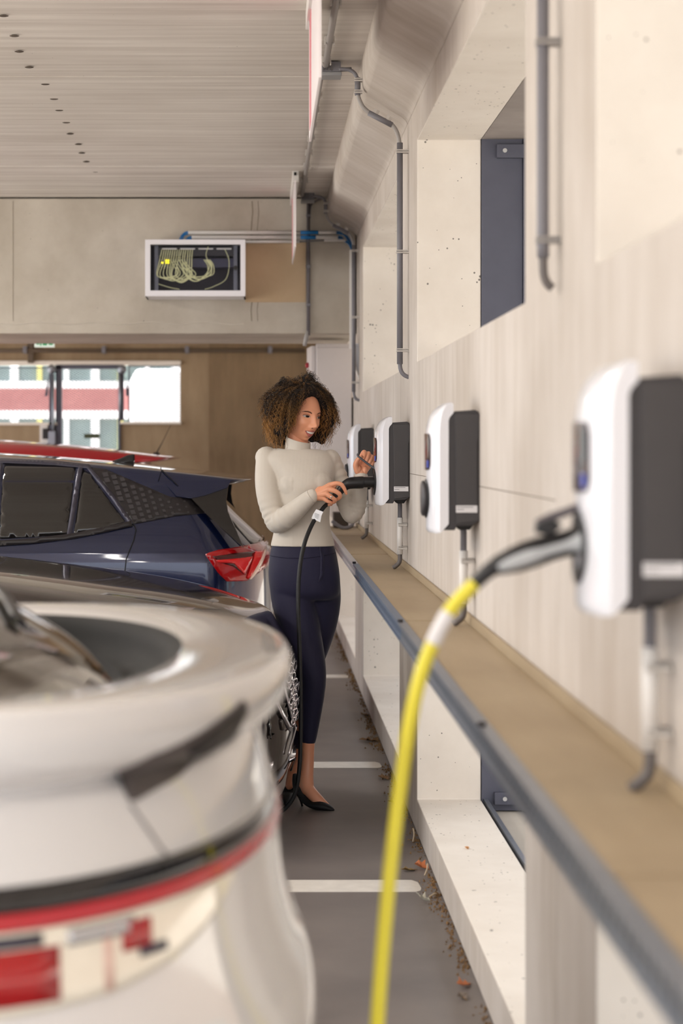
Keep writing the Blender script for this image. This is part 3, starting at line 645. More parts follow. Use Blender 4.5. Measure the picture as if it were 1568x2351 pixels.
# ================================================================== outside: seen through the mesh, plus an unseen sky blocker
van_m = mat('van_white', srgb(240, 240, 244), 0.3, var=0.01)
def van(x0, x1, y, label):
    t = thing('delivery_van', label, 'van', ((x0 + x1) / 2, y + 0.9, -0.12), group='white vans outside')
    prof = [(x0, 0.35), (x0, 2.35), (x0 + 0.08, 2.5), (x1 - 1.4, 2.5), (x1 - 0.75, 1.55), (x1 - 0.1, 1.3), (x1, 0.9), (x1, 0.35)]
    MB().prism(prof, 'y', y, y + 1.9).build('body', van_m, t, bevel=0.05, seg=3)
    MB().prism([(x1 - 1.5, 2.3), (x1 - 1.3, 2.3), (x1 - 0.85, 1.6), (x1 - 1.5, 1.6)], 'y', y - 0.01, y + 0.02).build('cab_window', M_BLACK, t)
    for wx in (x0 + 0.8, x1 - 0.85):
        wl = MB().tube([(wx, y - 0.01, 0.21), (wx, y + 0.25, 0.21)], 0.33, 24).build('wheel', M_RUBBER, t)
        MB().tube([(wx, y - 0.02, 0.21), (wx, y, 0.21)], 0.2, 16).build('hub', M_GALV, wl)
    MB().box(x0, x1 - 0.2, y - 0.005, y + 0.01, 0.92, 0.97).build('side_moulding', M_PVCL, t)
van(-1.66, 2.9, 24.5, 'white van parked outside the right-hand opening')
van(-8.0, -2.62, 24.0, 'white van parked outside the left-hand opening')
t = thing('brick_building', 'brick and white banded building across the street', 'building', (-3, 40, -0.12))
M_BRICK = concrete('far_brick', srgb(150, 96, 96), srgb(170, 116, 114), (1, 1, 1), 8, 0.8)
M_TEAL = mat('far_glass', srgb(126, 142, 142), 0.15, var=0.3, scale=2)
for (z0, z1, m, nm) in ((-0.12, 0.9, M_PAVE, 'plinth'), (0.9, 2.1, M_TEAL, 'window_band'), (2.1, 2.26, van_m, 'white_band'), (2.26, 2.72, M_BRICK, 'brick_band'), (2.72, 2.86, van_m, 'white_band'), (2.86, 4.2, M_TEAL, 'window_band'), (4.2, 8.0, M_BRICK, 'upper_wall')):
    MB().box(-30, 20, 40 + (0.08 if m is M_TEAL else 0), 44, z0, z1).build(nm, m, t)
for k, x in enumerate([-9 + 0.55 * i for i in range(26)]):
    for z0, z1 in ((0.9, 2.1), (2.86, 4.2)):
        MB().box(x, x + (0.09, 0.16, 0.09)[k % 3], 40.0, 40.1, z0, z1).build('mullion', (van_m, van_m, mat('far_yellow', srgb(214, 206, 130), 0.6))[k % 3], t)
t = thing('sky_blocker', 'unseen long block added to dim the right-hand openings', 'building', (11, 9, -0.12))  # unseen block added to cut sky light on the right-hand reveals
MB().box(11, 14, -16, 34, -0.12, 10).build('wall', concrete('blocker_wall', srgb(112, 96, 86), srgb(132, 114, 102), (1, 1, 1), 1.0, 0.85), t)
for i in range(9):
    for z in (1.0, 4.2, 7.2):
        MB().box(10.95, 11.05, -13 + i * 5.2, -10.6 + i * 5.2, z, z + 1.7).build('window', M_TEAL, t)

# ================================================================== cars
def stack_body(levels, yc, nsub=4, na=40, ns=10, nexp=2.4):
    """levels: (z, x_end_at_wall, x_other_end, half_width, corner_length_wall, corner_length_other); rings stacked upward"""
    cols = [smooth_vals([l[i] for l in levels], nsub) for i in range(6)]
    rings = []
    for z, xr, xf, hw, lr, lf in zip(*cols):
        hw = max(hw, 0.005); lr = max(lr, 0.004); lf = max(lf, 0.004)
        ring = []
        for i in range(na + 1):
            a = -math.pi / 2 + math.pi * i / na
            s, c = math.sin(a), max(0.0, math.cos(a))
            ring.append((xr - lr + lr * c ** (2 / nexp), yc + hw * math.copysign(abs(s) ** (2 / nexp), s), z))
        xa, xb = xr - lr, xf + lf
        for i in range(1, ns): ring.append((xa + (xb - xa) * i / ns, yc + hw, z))
        for i in range(na + 1):
            a = math.pi / 2 + math.pi * i / na
            s, c = math.sin(a), max(0.0, -math.cos(a))
            ring.append((xf + lf - lf * c ** (2 / nexp), yc + hw * math.copysign(abs(s) ** (2 / nexp), s), z))
        for i in range(1, ns): ring.append((xb + (xa - xb) * i / ns, yc - hw, z))
        rings.append(ring)
    mb = MB(); mb.loft(rings); return mb

def bvh_of(mb):
    return BVHTree.FromPolygons([Vector(v) for v in mb.v], [f for f in mb.f if len(f) <= 4])

from mathutils.geometry import delaunay_2d_cdt
def inside(p, poly):
    c = False; n = len(poly)
    for i in range(n):
        a, b = poly[i], poly[(i + 1) % n]
        if (a[1] > p[1]) != (b[1] > p[1]) and p[0] < (b[0] - a[0]) * (p[1] - a[1]) / (b[1] - a[1]) + a[0]: c = not c
    return c
def tri_fill(poly, h):
    P = []
    n = len(poly)
    for i in range(n):
        a, b = Vector(poly[i]), Vector(poly[(i + 1) % n]); k = max(1, int((b - a).length / h))
        P += [a.lerp(b, j / k) for j in range(k)]
    nb = len(P)
    xs = [p.x for p in P]; ys = [p.y for p in P]
    bound = [(p.x, p.y) for p in P]
    y = min(ys) + h / 2; row = 0
    while y < max(ys):
        x = min(xs) + (h / 2 if row % 2 else h / 4)
        while x < max(xs):
            if inside((x, y), bound) and min((Vector((x, y)) - q).length for q in P) > h * 0.4: P.append(Vector((x, y)))
            x += h
        y += h * 0.87; row += 1
    vs, es, fs, *_ = delaunay_2d_cdt(P, [(i, (i + 1) % nb) for i in range(nb)], [], 1, 1e-6)
    return [(v.x, v.y) for v in vs], [f for f in fs if inside((sum(vs[i].x for i in f) / len(f), sum(vs[i].y for i in f) / len(f)), bound)]
def rounded(poly, r=0.25, n=4):
    """cut the corners of an outline with small arcs; r = share of the shorter edge"""
    out = []; k = len(poly)
    for i in range(k):
        p, a, b = Vector(poly[i]), Vector(poly[i - 1]), Vector(poly[(i + 1) % k])
        l = r * min((a - p).length, (b - p).length)
        s, e = p + (a - p).normalized() * l, p + (b - p).normalized() * l
        for j in range(n + 1):
            t = j / n; out.append(tuple((1 - t) ** 2 * s + 2 * t * (1 - t) * p + t * t * e))
    return out
def project(bvh, poly, name, m, parent, off=0.004, h=0.03, axis='y', thick=0.006, smooth=True):
    """lay a panel outline (car-side coordinates) onto the body surface as a thin raised part
       axis 'y': outline in (x, z), laid on from the near side; 'x': (y, z) from the wall side; 'z': (x, y) from above"""
    vs, fs = tri_fill([tuple(p) for p in poly], h)
    d = {'y': Vector((0, 1, 0)), 'x': Vector((-1, 0, 0)), 'z': Vector((0, 0, -1))}[axis]
    out = []
    for (a, b) in vs:
        p = {'y': Vector((a, -3, b)), 'x': Vector((3, a, b)), 'z': Vector((a, b, 4))}[axis]
        hit, nrm, *_ = bvh.ray_cast(p, d)
        if hit is None:
            if axis == 'y': q = Vector((a, YREF, b))
            elif axis == 'x': q = Vector((0.0, a, b))
            else: q = Vector((a, b, 1.2))
            hit, nrm, *_ = bvh.find_nearest(q)
        if nrm.dot(d) > 0: nrm = -nrm
        out.append(hit + nrm * off)
    mb = MB(); mb.add(out, fs)
    o = mb.build(name, m, parent, smooth=smooth, recalc=False)
    bm = bmesh.new(); bm.from_mesh(o.data)
    for f in bm.faces: f.normal_update()
    if sum((f.normal.dot(d) * f.calc_area()) for f in bm.faces) > 0: bmesh.ops.reverse_faces(bm, faces=bm.faces)
    bm.to_mesh(o.data); bm.free()
    if thick:
        md = o.modifiers.new('thick', 'SOLIDIFY'); md.thickness = thick; md.offset = -1
    return o
def strip(pts, wd):
    """ribbon outline of width wd along a 2-D polyline"""
    P = [Vector(p) for p in pts]; L, R_ = [], []
    for i, p in enumerate(P):
        t = (P[min(i + 1, len(P) - 1)] - P[max(i - 1, 0)]).normalized(); nrm = Vector((-t.y, t.x))
        L.append(p + nrm * wd / 2); R_.append(p - nrm * wd / 2)
    return [tuple(p) for p in L + R_[::-1]]
YREF = 3
def img(d):
    return lambda pts: [((x - VX) * d / F, CH + (VY - y) * d / F) for (x, y) in pts]
def wheel(t, x, y0, y1, r=0.33):
    wl = MB().tube([(x, y0, r + 0.002), (x, y0 + 0.02, r + 0.002), (x, y1 - 0.02, r + 0.002), (x, y1, r + 0.002)], [r - 0.02, r, r, r - 0.02], 28).build('wheel', M_RUBBER, t)
    rim = MB()
    yy = y0 - 0.004 if y0 < y1 else y0
    rim.tube([(x, y0 - 0.006, r), (x, y0 + 0.01, r)], r * 0.2, 14)
    for k in range(5):
        a = 2 * math.pi * k / 5
        rim.tube([(x + 0.02 * math.cos(a), y0 - 0.004, r + 0.02 * math.sin(a)), (x + r * 0.68 * math.cos(a), y0 - 0.004, r + r * 0.68 * math.sin(a))], 0.022, 6)
    rim.tube([(x, y0 - 0.004, r), (x, y0 + 0.006, r)], r * 0.70, 20)
    rim.build('rim', M_GALV, wl)
def carpaint(name, col, rough=0.22, metal=0.3):
    m = mat(name, col, rough, metal, coat=1.0, var=0.02, scale=400)
    return m
def body_obj(mb, paint, t, mi=None, mats=()):
    o = mb.build('body', [paint] + list(mats), t, smooth=True)
    o.modifiers.new('es', 'EDGE_SPLIT').split_angle = math.radians(48)
    if mi:
        org = ORG[t.name]
        for p in o.data.polygons: p.material_index = mi(p.center + org)
    return o
M_GLASS = mat('tinted_glass', srgb(26, 24, 24), 0.04, coat=0.6, var=0.1, scale=3, spec=0.8)
M_TRIM = mat('dark_trim', srgb(74, 72, 84), 0.3, 0.4)
M_GLOSSBLK = mat('gloss_black', srgb(16, 14, 16), 0.08, coat=0.8)
M_SATBLK = mat('satin_black', srgb(40, 36, 38), 0.35)
M_CHROME = mat('chrome', srgb(214, 210, 216), 0.12, 1.0, var=0.02)

# ---------------------------------------------------------------- blue hatchback
yc = 10.77; YREF = 9.9
lv = [(0.18, -0.05, -4.15, .80, .30, .5), (0.28, 0.0, -4.22, .87, .34, .5), (0.45, .045, -4.28, .90, .36, .55), (0.62, .06, -4.28, .905, .36, .55), (0.78, .06, -4.22, .90, .36, .55), (0.92, .055, -3.9, .893, .36, .5), (0.98, .045, -3.5, .885, .36, .45), (1.005, .02, -3.2, .878, .36, .4), (1.10, -.075, -2.95, .845, .30, .4), (1.20, -.175, -2.78, .80, .26, .4), (1.28, -.245, -2.62, .765, .24, .4), (1.322, -.275, -2.54, .742, .20, .4), (1.332, -.13, -2.52, .738, .16, .4), (1.350, -.060, -2.49, .732, .15, .4), (1.364, -.062, -2.46, .722, .15, .4), (1.39, -.28, -2.40, .70, .16, .4), (1.42, -.55, -2.32, .67, .20, .4), (1.45, -.85, -2.24, .62, .24, .4), (1.475, -1.15, -2.18, .55, .3, .35), (1.495, -1.45, -2.12, .42, .3, .3), (1.503, -1.7, -2.08, .22, .15, .15), (1.505, -1.88, -2.04, .03, .05, .05)]
mb = stack_body(lv, yc, nsub=5, nexp=2.7); bvh = bvh_of(mb)
car = thing('car', 'dark blue hatchback with a red tail light parked beyond the woman', 'car', (-2.0, yc, 0.0))
body_obj(mb, carpaint('blue_paint', srgb(16, 28, 66), 0.2, 0.4), car)
S = img(9.95); U = img(10.05)
project(bvh, S([(0, 1063), (150, 1070), (168, 1073), (157, 1226), (80, 1233), (0, 1237)]), 'side_window', M_GLASS, car, 0.002)
project(bvh, S([(-260, 1062), (-8, 1063), (-8, 1237), (-380, 1242)]), 'side_window', M_GLASS, car, 0.002, h=0.06)
project(bvh, S([(184, 1078), (200, 1086), (288, 1197), (240, 1215), (170, 1228)]), 'quarter_window', M_GLASS, car, 0.002)
project(bvh, S(strip([(-250, 1058), (0, 1060), (120, 1065), (196, 1073), (255, 1140), (303, 1204)], 9)), 'window_trim', M_TRIM, car, 0.006, h=0.02)
project(bvh, S(strip([(-8, 1065), (-8, 1244)], 7)), 'window_trim', M_TRIM, car, 0.005, h=0.02)
project(bvh, S(strip([(179, 1072), (160, 1230)], 10)), 'window_trim', M_TRIM, car, 0.006, h=0.02)
project(bvh, S(strip([(-250, 1250), (0, 1247), (80, 1242), (170, 1231), (240, 1217), (303, 1203)], 12)), 'window_trim', M_SATBLK, car, 0.011, h=0.02)
pil = project(bvh, S([(200, 1074), (235, 1078), (285, 1098), (340, 1121), (390, 1142), (437, 1144), (473, 1179), (400, 1186), (350, 1196), (305, 1204), (255, 1140)]), 'pillar_panel', M_SATBLK, car, 0.003, h=0.02)
# raised tile pattern on the pillar panel
tile = MB(); M_TILE = mat('pillar_tile', srgb(66, 62, 65), 0.4)
for r_ in range(9):
    for c in range(11):
        x = 238 + c * 20 + r_ * 4.5; yy = 1090 + r_ * 12.5 + c * 5.4
        s = max(2.0, 7.6 - c * 0.55)
        if x > 455 or not inside((x, yy), [(222, 1082), (285, 1102), (340, 1126), (390, 1147), (437, 1148), (462, 1176), (400, 1182), (345, 1192), (312, 1198)]): continue
        quad = S([(x - s * 1.05, yy - s * 0.55), (x + s * 0.5, yy - s * 0.75), (x + s * 1.05, yy + s * 0.55), (x - s * 0.5, yy + s * 0.75)])
        vs = []
        for (a, b) in quad:
            hit, nrm, *_ = bvh.ray_cast(Vector((a, 3, b)), Vector((0, 1, 0)))
            if hit is None: break
            vs.append(hit + Vector((0, -0.0075, 0)))
        if len(vs) == 4: tile.add(vs + [v + Vector((0, 0.006, 0)) for v in vs], [(0, 1, 2, 3), (0, 4, 5, 1), (1, 5, 6, 2), (2, 6, 7, 3), (3, 7, 4, 0)])
tag(tile.build('tile_pattern', M_TILE, pil), kind='stuff')
WZ = [(1.0, .878), (1.10, .845), (1.20, .80), (1.28, .765), (1.33, .738), (1.36, .722)]
FINS = [([(437, 1143), (470, 1136), (523, 1118), (519, 1150), (523, 1175), (541, 1215), (560, 1256), (520, 1222), (474, 1181)], 'rear_pillar', M_GLOSSBLK, .002), ([(372, 1105), (440, 1108), (530, 1102), (522, 1120), (470, 1138), (437, 1145), (404, 1140)], 'spoiler_side', MATS['blue_paint'], .004)]
for sg, (fpoly, fname, fmat, fo) in [(a, b) for a in (-1, 1) for b in FINS]:
    fin2, ff = tri_fill(S(fpoly), 0.03)
    fm = MB(); fa = [(x, yc + sg * (lerp_table(WZ, z) + fo), z) for x, z in fin2]; fb = [(x, yc + sg * (lerp_table(WZ, z) - .05), z) for x, z in fin2]
    nn = len(fa); cnt = {}
    for f in ff:
        for a, b in zip(f, f[1:] + f[:1]): cnt[(a, b)] = 1
    fm.add(fa + fb, [tuple(f) for f in ff] + [tuple(i + nn for i in f[::-1]) for f in ff] + [(a, b, b + nn, a + nn) for (a, b) in cnt if (b, a) not in cnt])
    fm.build(fname, fmat, car, smooth=False)
project(bvh, S(strip([(361, 1076), (420, 1128), (480, 1182), (556, 1256)], 1.8)), 'panel_gap', M_DARK, car, 0.008, h=0.02, thick=0.002)
project(bvh, S(strip([(300, 1200), (309, 1207), (313, 1216), (309, 1238), (292, 1282), (286, 1340)], 2.2)), 'panel_gap', M_DARK, car, 0.005, h=0.02, thick=0.002)
M_RED = mat('tail_red', srgb(170, 14, 20), 0.12, coat=0.8, var=0.1)
tl = project(bvh, S([(472, 1272), (500, 1264), (560, 1257), (630, 1254), (625, 1285), (608, 1308), (583, 1322), (563, 1334), (520, 1333), (500, 1312)]), 'tail_light', M_RED, car, 0.012, h=0.02, thick=0.014)
project(bvh, S([(487, 1277), (535, 1272), (578, 1271), (558, 1320), (533, 1300), (505, 1290)]), 'dark_lens', mat('tail_dark', srgb(70, 6, 10), 0.15, coat=0.5), tl, 0.016, h=0.012)
project(bvh, S([(496, 1285), (574, 1281), (556, 1319), (534, 1293), (500, 1290)]), 'bright_lens', mat('tail_bright', srgb(226, 24, 28), 0.2, coat=0.5), tl, 0.019, h=0.012)  # brighter red segment of the lens
project(bvh, S([(580, 1272), (600, 1271), (583, 1312), (564, 1330), (562, 1326)]), 'bright_lens', MATS['tail_bright'], tl, 0.019, h=0.012)
project(bvh, S([(601, 1271), (606, 1270), (588, 1312), (570, 1331), (566, 1331)]), 'clear_lens', mat('tail_clear', srgb(250, 214, 200), 0.15, coat=0.5), tl, 0.020, h=0.012)
project(bvh, [(yc - .62, 1.02), (yc + .62, 1.02), (yc + .60, 1.13), (yc + .56, 1.30), (yc - .56, 1.30), (yc - .60, 1.13)], 'rear_window', M_GLASS, car, 0.004, h=0.05, axis='x')
project(bvh, [(yc - .60, 1.00), (yc + .60, 1.00), (yc + .60, 1.02), (yc - .60, 1.02)], 'light_bar', M_RED, car, 0.01, h=0.03, axis='x')
project(bvh, [(yc - .70, .30), (yc + .70, .30), (yc + .70, .52), (yc - .70, .52)], 'rear_bumper', M_SATBLK, car, 0.012, h=0.06, axis='x')
# shark-fin antenna
p0 = W(272, 1047, 10.5)
fin = [(-0.062, 0), (0.066, -0.010), (0.066, 0.008), (0.056, 0.024), (0.068, 0.048), (0.058, 0.049), (0.03, 0.044), (-0.01, 0.026), (-0.05, 0.014)]
hit, *_ = bvh.ray_cast(Vector((p0.x, yc, 3)), Vector((0, 0, -1)))
zz = hit.z
rings = []
for k in range(7):
    u = k / 6 * 2 - 1; s = (1 - abs(u) ** 2.2)
    rings.append([(p0.x + a, yc + 0.024 * u, zz - 0.004 + b * (0.25 + 0.75 * s) if b > 0 else zz - 0.012) for a, b in fin])
MB().loft(rings).build('antenna_fin', M_BLACK, car, smooth=True)
MB().ball((p0.x + 0.062, yc, zz + 0.006), 0.008, 0.014, 0.008, 8, 6).build('antenna_light', M_CHROME, car, smooth=True)
for x in (-0.85, -3.45):
    wheel(car, x, yc - 0.91, yc - 0.68); wheel(car, x, yc + 0.68, yc + 0.90)

# ---------------------------------------------------------------- red car behind
yc = 14.9; dx = -0.57
lv2 = [(z + 0.088 * min(1, max(0, (z - .6) / .4)), xr + dx, xf + dx, hw * .97, lr, lf) for (z, xr, xf, hw, lr, lf) in lv]
mb = stack_body(lv2, yc, nsub=3, na=20); YREF = 14.0; bvh = bvh_of(mb)
car = thing('car', 'red hatchback roof showing just behind the blue car', 'car', (-2.5, yc, 0.0))
body_obj(mb, carpaint('red_paint', srgb(172, 30, 40), 0.25, 0.1), car)
project(bvh, [(-2.6, 1.16), (-1.2, 1.16), (-1.1, 1.28), (-1.3, 1.44), (-2.4, 1.44)], 'side_window', M_GLASS, car, 0.003, h=0.1)
a0 = W(359, 1040, yc); a0.z = bvh.ray_cast(Vector((a0.x, yc, 3)), Vector((0, 0, -1)))[0].z + .004
MB().tube([a0, a0 + Vector((.05, 0, .093)), a0 + Vector((.109, 0, .215))], [0.006, 0.003, 0.002], 6).build('antenna_mast', M_BLACK, car)
MB().ball((a0.x, yc, a0.z - 0.004), 0.03, 0.02, 0.014, 8, 5).build('antenna_base', M_BLACK, car, smooth=True)
for x in (-1.4, -3.9):
    wheel(car, x, yc - 0.9, yc - 0.66); wheel(car, x, yc + 0.66, yc + 0.9)

# ---------------------------------------------------------------- dark car, nose to the wall
yc = 8.08; YREF = 7.3
lv = [(0.13, -.06, -4.3, .76, .30, .4), (0.19, .07, -4.4, .84, .34, .4), (0.28, .120, -4.45, .88, .36, .45), (0.42, .134, -4.5, .895, .38, .45), (0.56, .138, -4.5, .90, .42, .45), (0.66, .128, -4.5, .90, .46, .45), (0.74, .10, -4.48, .898, .54, .45), (0.80, .062, -4.45, .893, .56, .45), (0.85, .022, -4.42, .885, .56, .45), (0.89, -.085, -4.38, .872, .56, .45), (0.93, -.22, -4.34, .85, .54, .45), (0.966, -.40, -4.3, .81, .5, .45), (1.0, -.64, -4.2, .76, .46, .45), (1.03, -.88, -4.15, .70, .4, .45), (1.05, -1.06, -4.12, .66, .35, .45), (1.06, -1.12, -4.1, .70, .3, .4), (1.18, -1.42, -3.95, .68, .3, .4), (1.32, -1.78, -3.7, .62, .3, .4), (1.41, -2.05, -3.5, .54, .3, .4), (1.45, -2.3, -3.3, .40, .25, .3), (1.47, -2.6, -3.0, .1, .1, .1)]
mb = stack_body(lv, yc, nsub=5, nexp=2.5); bvh = bvh_of(mb)
car = thing('car', 'glossy black-brown car with its nose towards the wall beside the woman', 'car', (-2.0, yc, 0.0))
body_obj(mb, carpaint('black_paint', srgb(52, 44, 42), 0.16, 0.5), car)
project(bvh, [(-1.16, yc - .56), (-1.16, yc + .56), (-2.0, yc + .48), (-2.0, yc - .48)], 'windscreen', M_GLASS, car, 0.004, h=0.06, axis='z')
S = img(7.45)
gr = project(bvh, S([(644, 1490), (700, 1484), (700, 1690), (672, 1676), (655, 1600), (647, 1540)]), 'grille', M_GLOSSBLK, car, 0.004, h=0.02)
lat = MB()
for r_ in range(11):
    for c in range(5):
        x = 647 + c * 11 + (r_ % 2) * 5; yy = 1502 + r_ * 17
        if x < 640 + (yy - 1450) * 0.13: continue
        ring = []
        for k in range(8):
            a = 2 * math.pi * k / 8 + 0.39
            (X_, Z_), = S([(x + 5.2 * math.cos(a), yy + 8.2 * math.sin(a))])
            hit, nrm, *_ = bvh.ray_cast(Vector((X_, 3, Z_)), Vector((0, 1, 0)))
            if hit is None: break
            ring.append(hit + nrm * 0.01 if nrm.y < 0 else hit - nrm * 0.01)
        if len(ring) == 8: lat.tube(ring + ring[:2], 0.0042, 5)
tag(lat.build('grille_lattice', M_CHROME, gr, smooth=True), kind='stuff')
project(bvh, S(strip([(636, 1490), (641, 1540), (652, 1600), (668, 1668), (676, 1692)], 3)), 'grille_frame', M_CHROME, car, 0.012, h=0.02)
project(bvh, S([(592, 1500), (638, 1496), (652, 1600), (672, 1690), (664, 1690), (640, 1640), (612, 1560)]), 'bumper_panel', M_GLOSSBLK, car, 0.006, h=0.02)
project(bvh, S(strip([(606, 1556), (622, 1590), (640, 1634), (654, 1666), (664, 1690)], 6)), 'bumper_blade', M_CHROME, car, 0.012, h=0.02)
project(bvh, S(strip([(520, 1462), (575, 1468), (615, 1480)], 20)), 'headlight', mat('headlight', srgb(150, 150, 156), 0.08, 0.3, coat=0.8, var=0.3), car, 0.006, h=0.02)
project(bvh, S(rounded([(640, 1652), (660, 1652), (666, 1682), (646, 1682)], 0.3)), 'tow_cover', MATS['black_paint'], car, 0.006, h=0.01)
for pts in ([(658, 1745), (664, 1722), (674, 1700), (677, 1694)], [(660, 1790), (672, 1778), (681, 1760), (684, 1748)]):
    project(bvh, S(strip(pts, 4)), 'lower_blade', M_CHROME, car, 0.014, h=0.015)
for x in (-0.95, -3.75):
    wheel(car, x, yc - 0.91, yc - 0.68); wheel(car, x, yc + 0.68, yc + 0.90)

# ---------------------------------------------------------------- white car with ducktail, nearest the camera
yc = 3.22; YREF = 2.4
lv = [(0.18, -.02, -4.1, .78, .44, .5), (0.26, .03, -4.2, .84, .48, .5), (0.40, .062, -4.3, .87, .50, .5), (0.55, .082, -4.3, .88, .50, .5), (0.64, .088, -4.3, .88, .50, .5), (0.70, .080, -4.3, .88, .50, .5), (0.76, .055, -4.3, .88, .50, .5), (0.84, .036, -4.25, .878, .50, .5), (0.93, .025, -4.1, .87, .50, .5), (1.0, .012, -3.6, .858, .49, .5), (1.05, .0, -3.3, .848, .48, .5), (1.085, -.014, -3.1, .838, .47, .5), (1.10, -.03, -3.0, .826, .46, .45), (1.112, .005, -3.0, .842, .46, .45), (1.13, .034, -3.0, .854, .47, .45), (1.165, .046, -3.0, .858, .47, .45), (1.195, .044, -2.98, .852, .47, .45), (1.206, .028, -2.97, .84, .46, .45), (1.207, -.03, -2.96, .79, .44, .45), (1.202, -.10, -2.95, .735, .42, .45), (1.188, -.15, -2.94, .69, .40, .45), (1.150, -.172, -2.94, .672, .38, .45), (1.128, -.20, -2.94, .655, .34, .45), (1.135, -.235, -2.94, .645, .30, .45), (1.20, -.33, -2.9, .64, .30, .45), (1.30, -.52, -2.8, .625, .28, .4), (1.38, -.76, -2.65, .60, .28, .4), (1.45, -1.02, -2.5, .57, .28, .4), (1.51, -1.30, -2.38, .50, .28, .35), (1.55, -1.6, -2.3, .38, .28, .3), (1.565, -1.9, -2.2, .10, .1, .1)]
mb = stack_body(lv, yc, nsub=5, na=56, nexp=2.15); bvh = bvh_of(mb)
car = thing('car', 'blurred pearl white car with a ducktail spoiler nearest the camera', 'car', (-2.0, yc, 0.0))
wv = [Vector(v) for v in mb.v]; nring = 2 * 57 + 2 * 9
kd = [k for k, l_ in enumerate(lv) if l_[0] == 1.188][0] * 5; kg = [k for k, l_ in enumerate(lv) if l_[0] == 1.135][0] * 5
body_f, body_mi, gl_f = [], [], []
for fi, f in enumerate(mb.f):
    c = sum((wv[i] for i in f), Vector()) / len(f); rk = fi // nring
    lim = lerp_table([(1.12, .64), (1.3, .57), (1.45, .49), (1.52, .40)], c.z)
    if len(f) == 4 and rk >= kg and c.x > -1.35 and abs(c.y - yc) < lim: gl_f.append(f)
    else:
        body_f.append(f); body_mi.append(1 if len(f) == 4 and c.x > -1.0 and (kd - 2 <= rk < kg or (rk >= kg and c.z < 1.17)) else 0)  # black stands for the shade in the dip and its rubber seal
used = sorted({i for f in gl_f for i in f}); rm = {a: k for k, a in enumerate(used)}
gl = MB(); gl.v = [mb.v[i] for i in used]; gl.f = [tuple(rm[i] for i in f) for f in gl_f]
gl.build('rear_window', mat('rear_glass', srgb(58, 54, 44), 0.03, 0.2, coat=1.0, var=0.1, scale=1.5, spec=0.9), car, smooth=True)
mb.f = body_f
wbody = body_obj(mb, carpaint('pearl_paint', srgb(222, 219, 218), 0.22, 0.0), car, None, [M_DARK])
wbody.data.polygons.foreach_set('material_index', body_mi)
wp = project(bvh, strip([(-.40, yc - .05), (-.45, yc + .16), (-.50, yc + .34)], 0.022), 'wiper', M_BLACK, car, 0.014, h=0.02, axis='z')
S = img(2.62)
project(bvh, S(rounded([(282, 1738), (350, 1712), (430, 1690), (500, 1660), (556, 1628), (560, 1662), (535, 1715), (470, 1768), (400, 1796), (304, 1824)], 0.2)), 'spoiler_vent', mat('vent_plastic', srgb(84, 76, 74), 0.45), car, 0.004, h=0.02)
project(bvh, S(rounded([(428, 1705), (500, 1668), (553, 1634), (556, 1660), (520, 1712), (440, 1752)], 0.2)), 'vent_opening', mat('vent_dark', srgb(40, 34, 34), 0.5), car, 0.008, h=0.02)
def band(z0, z1, a0, a1, name, m, off, n=60, mm=3, low=None):
    """band of the tail between two heights, from plan angle a0 (near side) to a1; low: lower edge as a function of the angle"""
    rows = []
    for i in range(n + 1):
        a = a0 + (a1 - a0) * i / n
        dr = Vector((math.cos(a), math.sin(a), 0)); zz0 = low(abs(a)) if low else z0
        row = []
        for j in range(mm + 1):
            z = zz0 + (z1 - zz0) * j / mm
            hit, nrm, *_ = bvh.ray_cast(Vector((-0.5, yc, z)) + dr * 3, -dr)
            row.append(hit + nrm * off if nrm.dot(dr) > 0 else hit - nrm * off)
        rows.append(row)
    b = MB(); b.loft(rows, cap=False, closed=False)
    o = b.build(name, m, car, smooth=True)
    md = o.modifiers.new('thick', 'SOLIDIFY'); md.thickness = 0.006; md.offset = -1
    return o
A0, A1 = -math.pi / 2 - 0.12, math.pi / 2 + 0.12
band(0.958, 0.990, A0, A1, 'black_band', M_GLOSSBLK, 0.004)
band(0.938, 0.958, A0, A1, 'light_bar', mat('bar_red', srgb(186, 40, 50), 0.2, coat=0.6), 0.006)
M_LENS = mat('lens_clear', srgb(240, 232, 216), 0.08, coat=0.8, var=0.08, scale=40)
LOW = lambda a: lerp_table([(0.80, .934), (0.86, .915), (0.95, .885), (1.05, .862), (1.18, .845), (1.35, .838), (1.8, .842)], a)
for sgn, (b0, b1) in ((-1, (A0, -0.80)), (1, (0.80, A1))):
    l = band(0.835, 0.937, b0, b1, 'tail_light', M_LENS, 0.008, 40, 6, LOW)
    for (c0, c1, z0, z1, m, nm) in ((1.66, 1.275, .850, .915, MATS['tail_red'], 'red_lens'), (1.26, 1.14, .912, .932, mat('lens_silver', srgb(190, 188, 190), 0.15, 0.6), 'reflector'), (1.165, 1.105, .890, .925, MATS['tail_red'], 'red_lens'), (1.66, 1.30, .918, .933, M_TRIM, 'reflector'), (1.13, 1.07, .878, .890, M_TRIM, 'reflector'), (1.20, 1.185, .848, .925, mat('lens_pink', srgb(226, 190, 176), 0.15, coat=0.5), 'divider')):
        band(z0, z1, sgn * c0, sgn * c1, nm, m, 0.011, 10, 2).parent = l
project(bvh, [(yc - .45, .42), (yc + .45, .42), (yc + .45, .56), (yc - .45, .56)], 'bumper_insert', M_SATBLK, car, 0.008, h=0.06, axis='x')
project(bvh, S(strip([(305, 1824), (340, 1880), (372, 1935), (390, 1960)], 4)), 'panel_gap', mat('gap_grey', srgb(150, 146, 146), 0.5), car, 0.003, h=0.02, thick=0.002)
for x in (-0.75, -3.4):
    wheel(car, x, yc - 0.885, yc - 0.66); wheel(car, x, yc + 0.66, yc + 0.87)
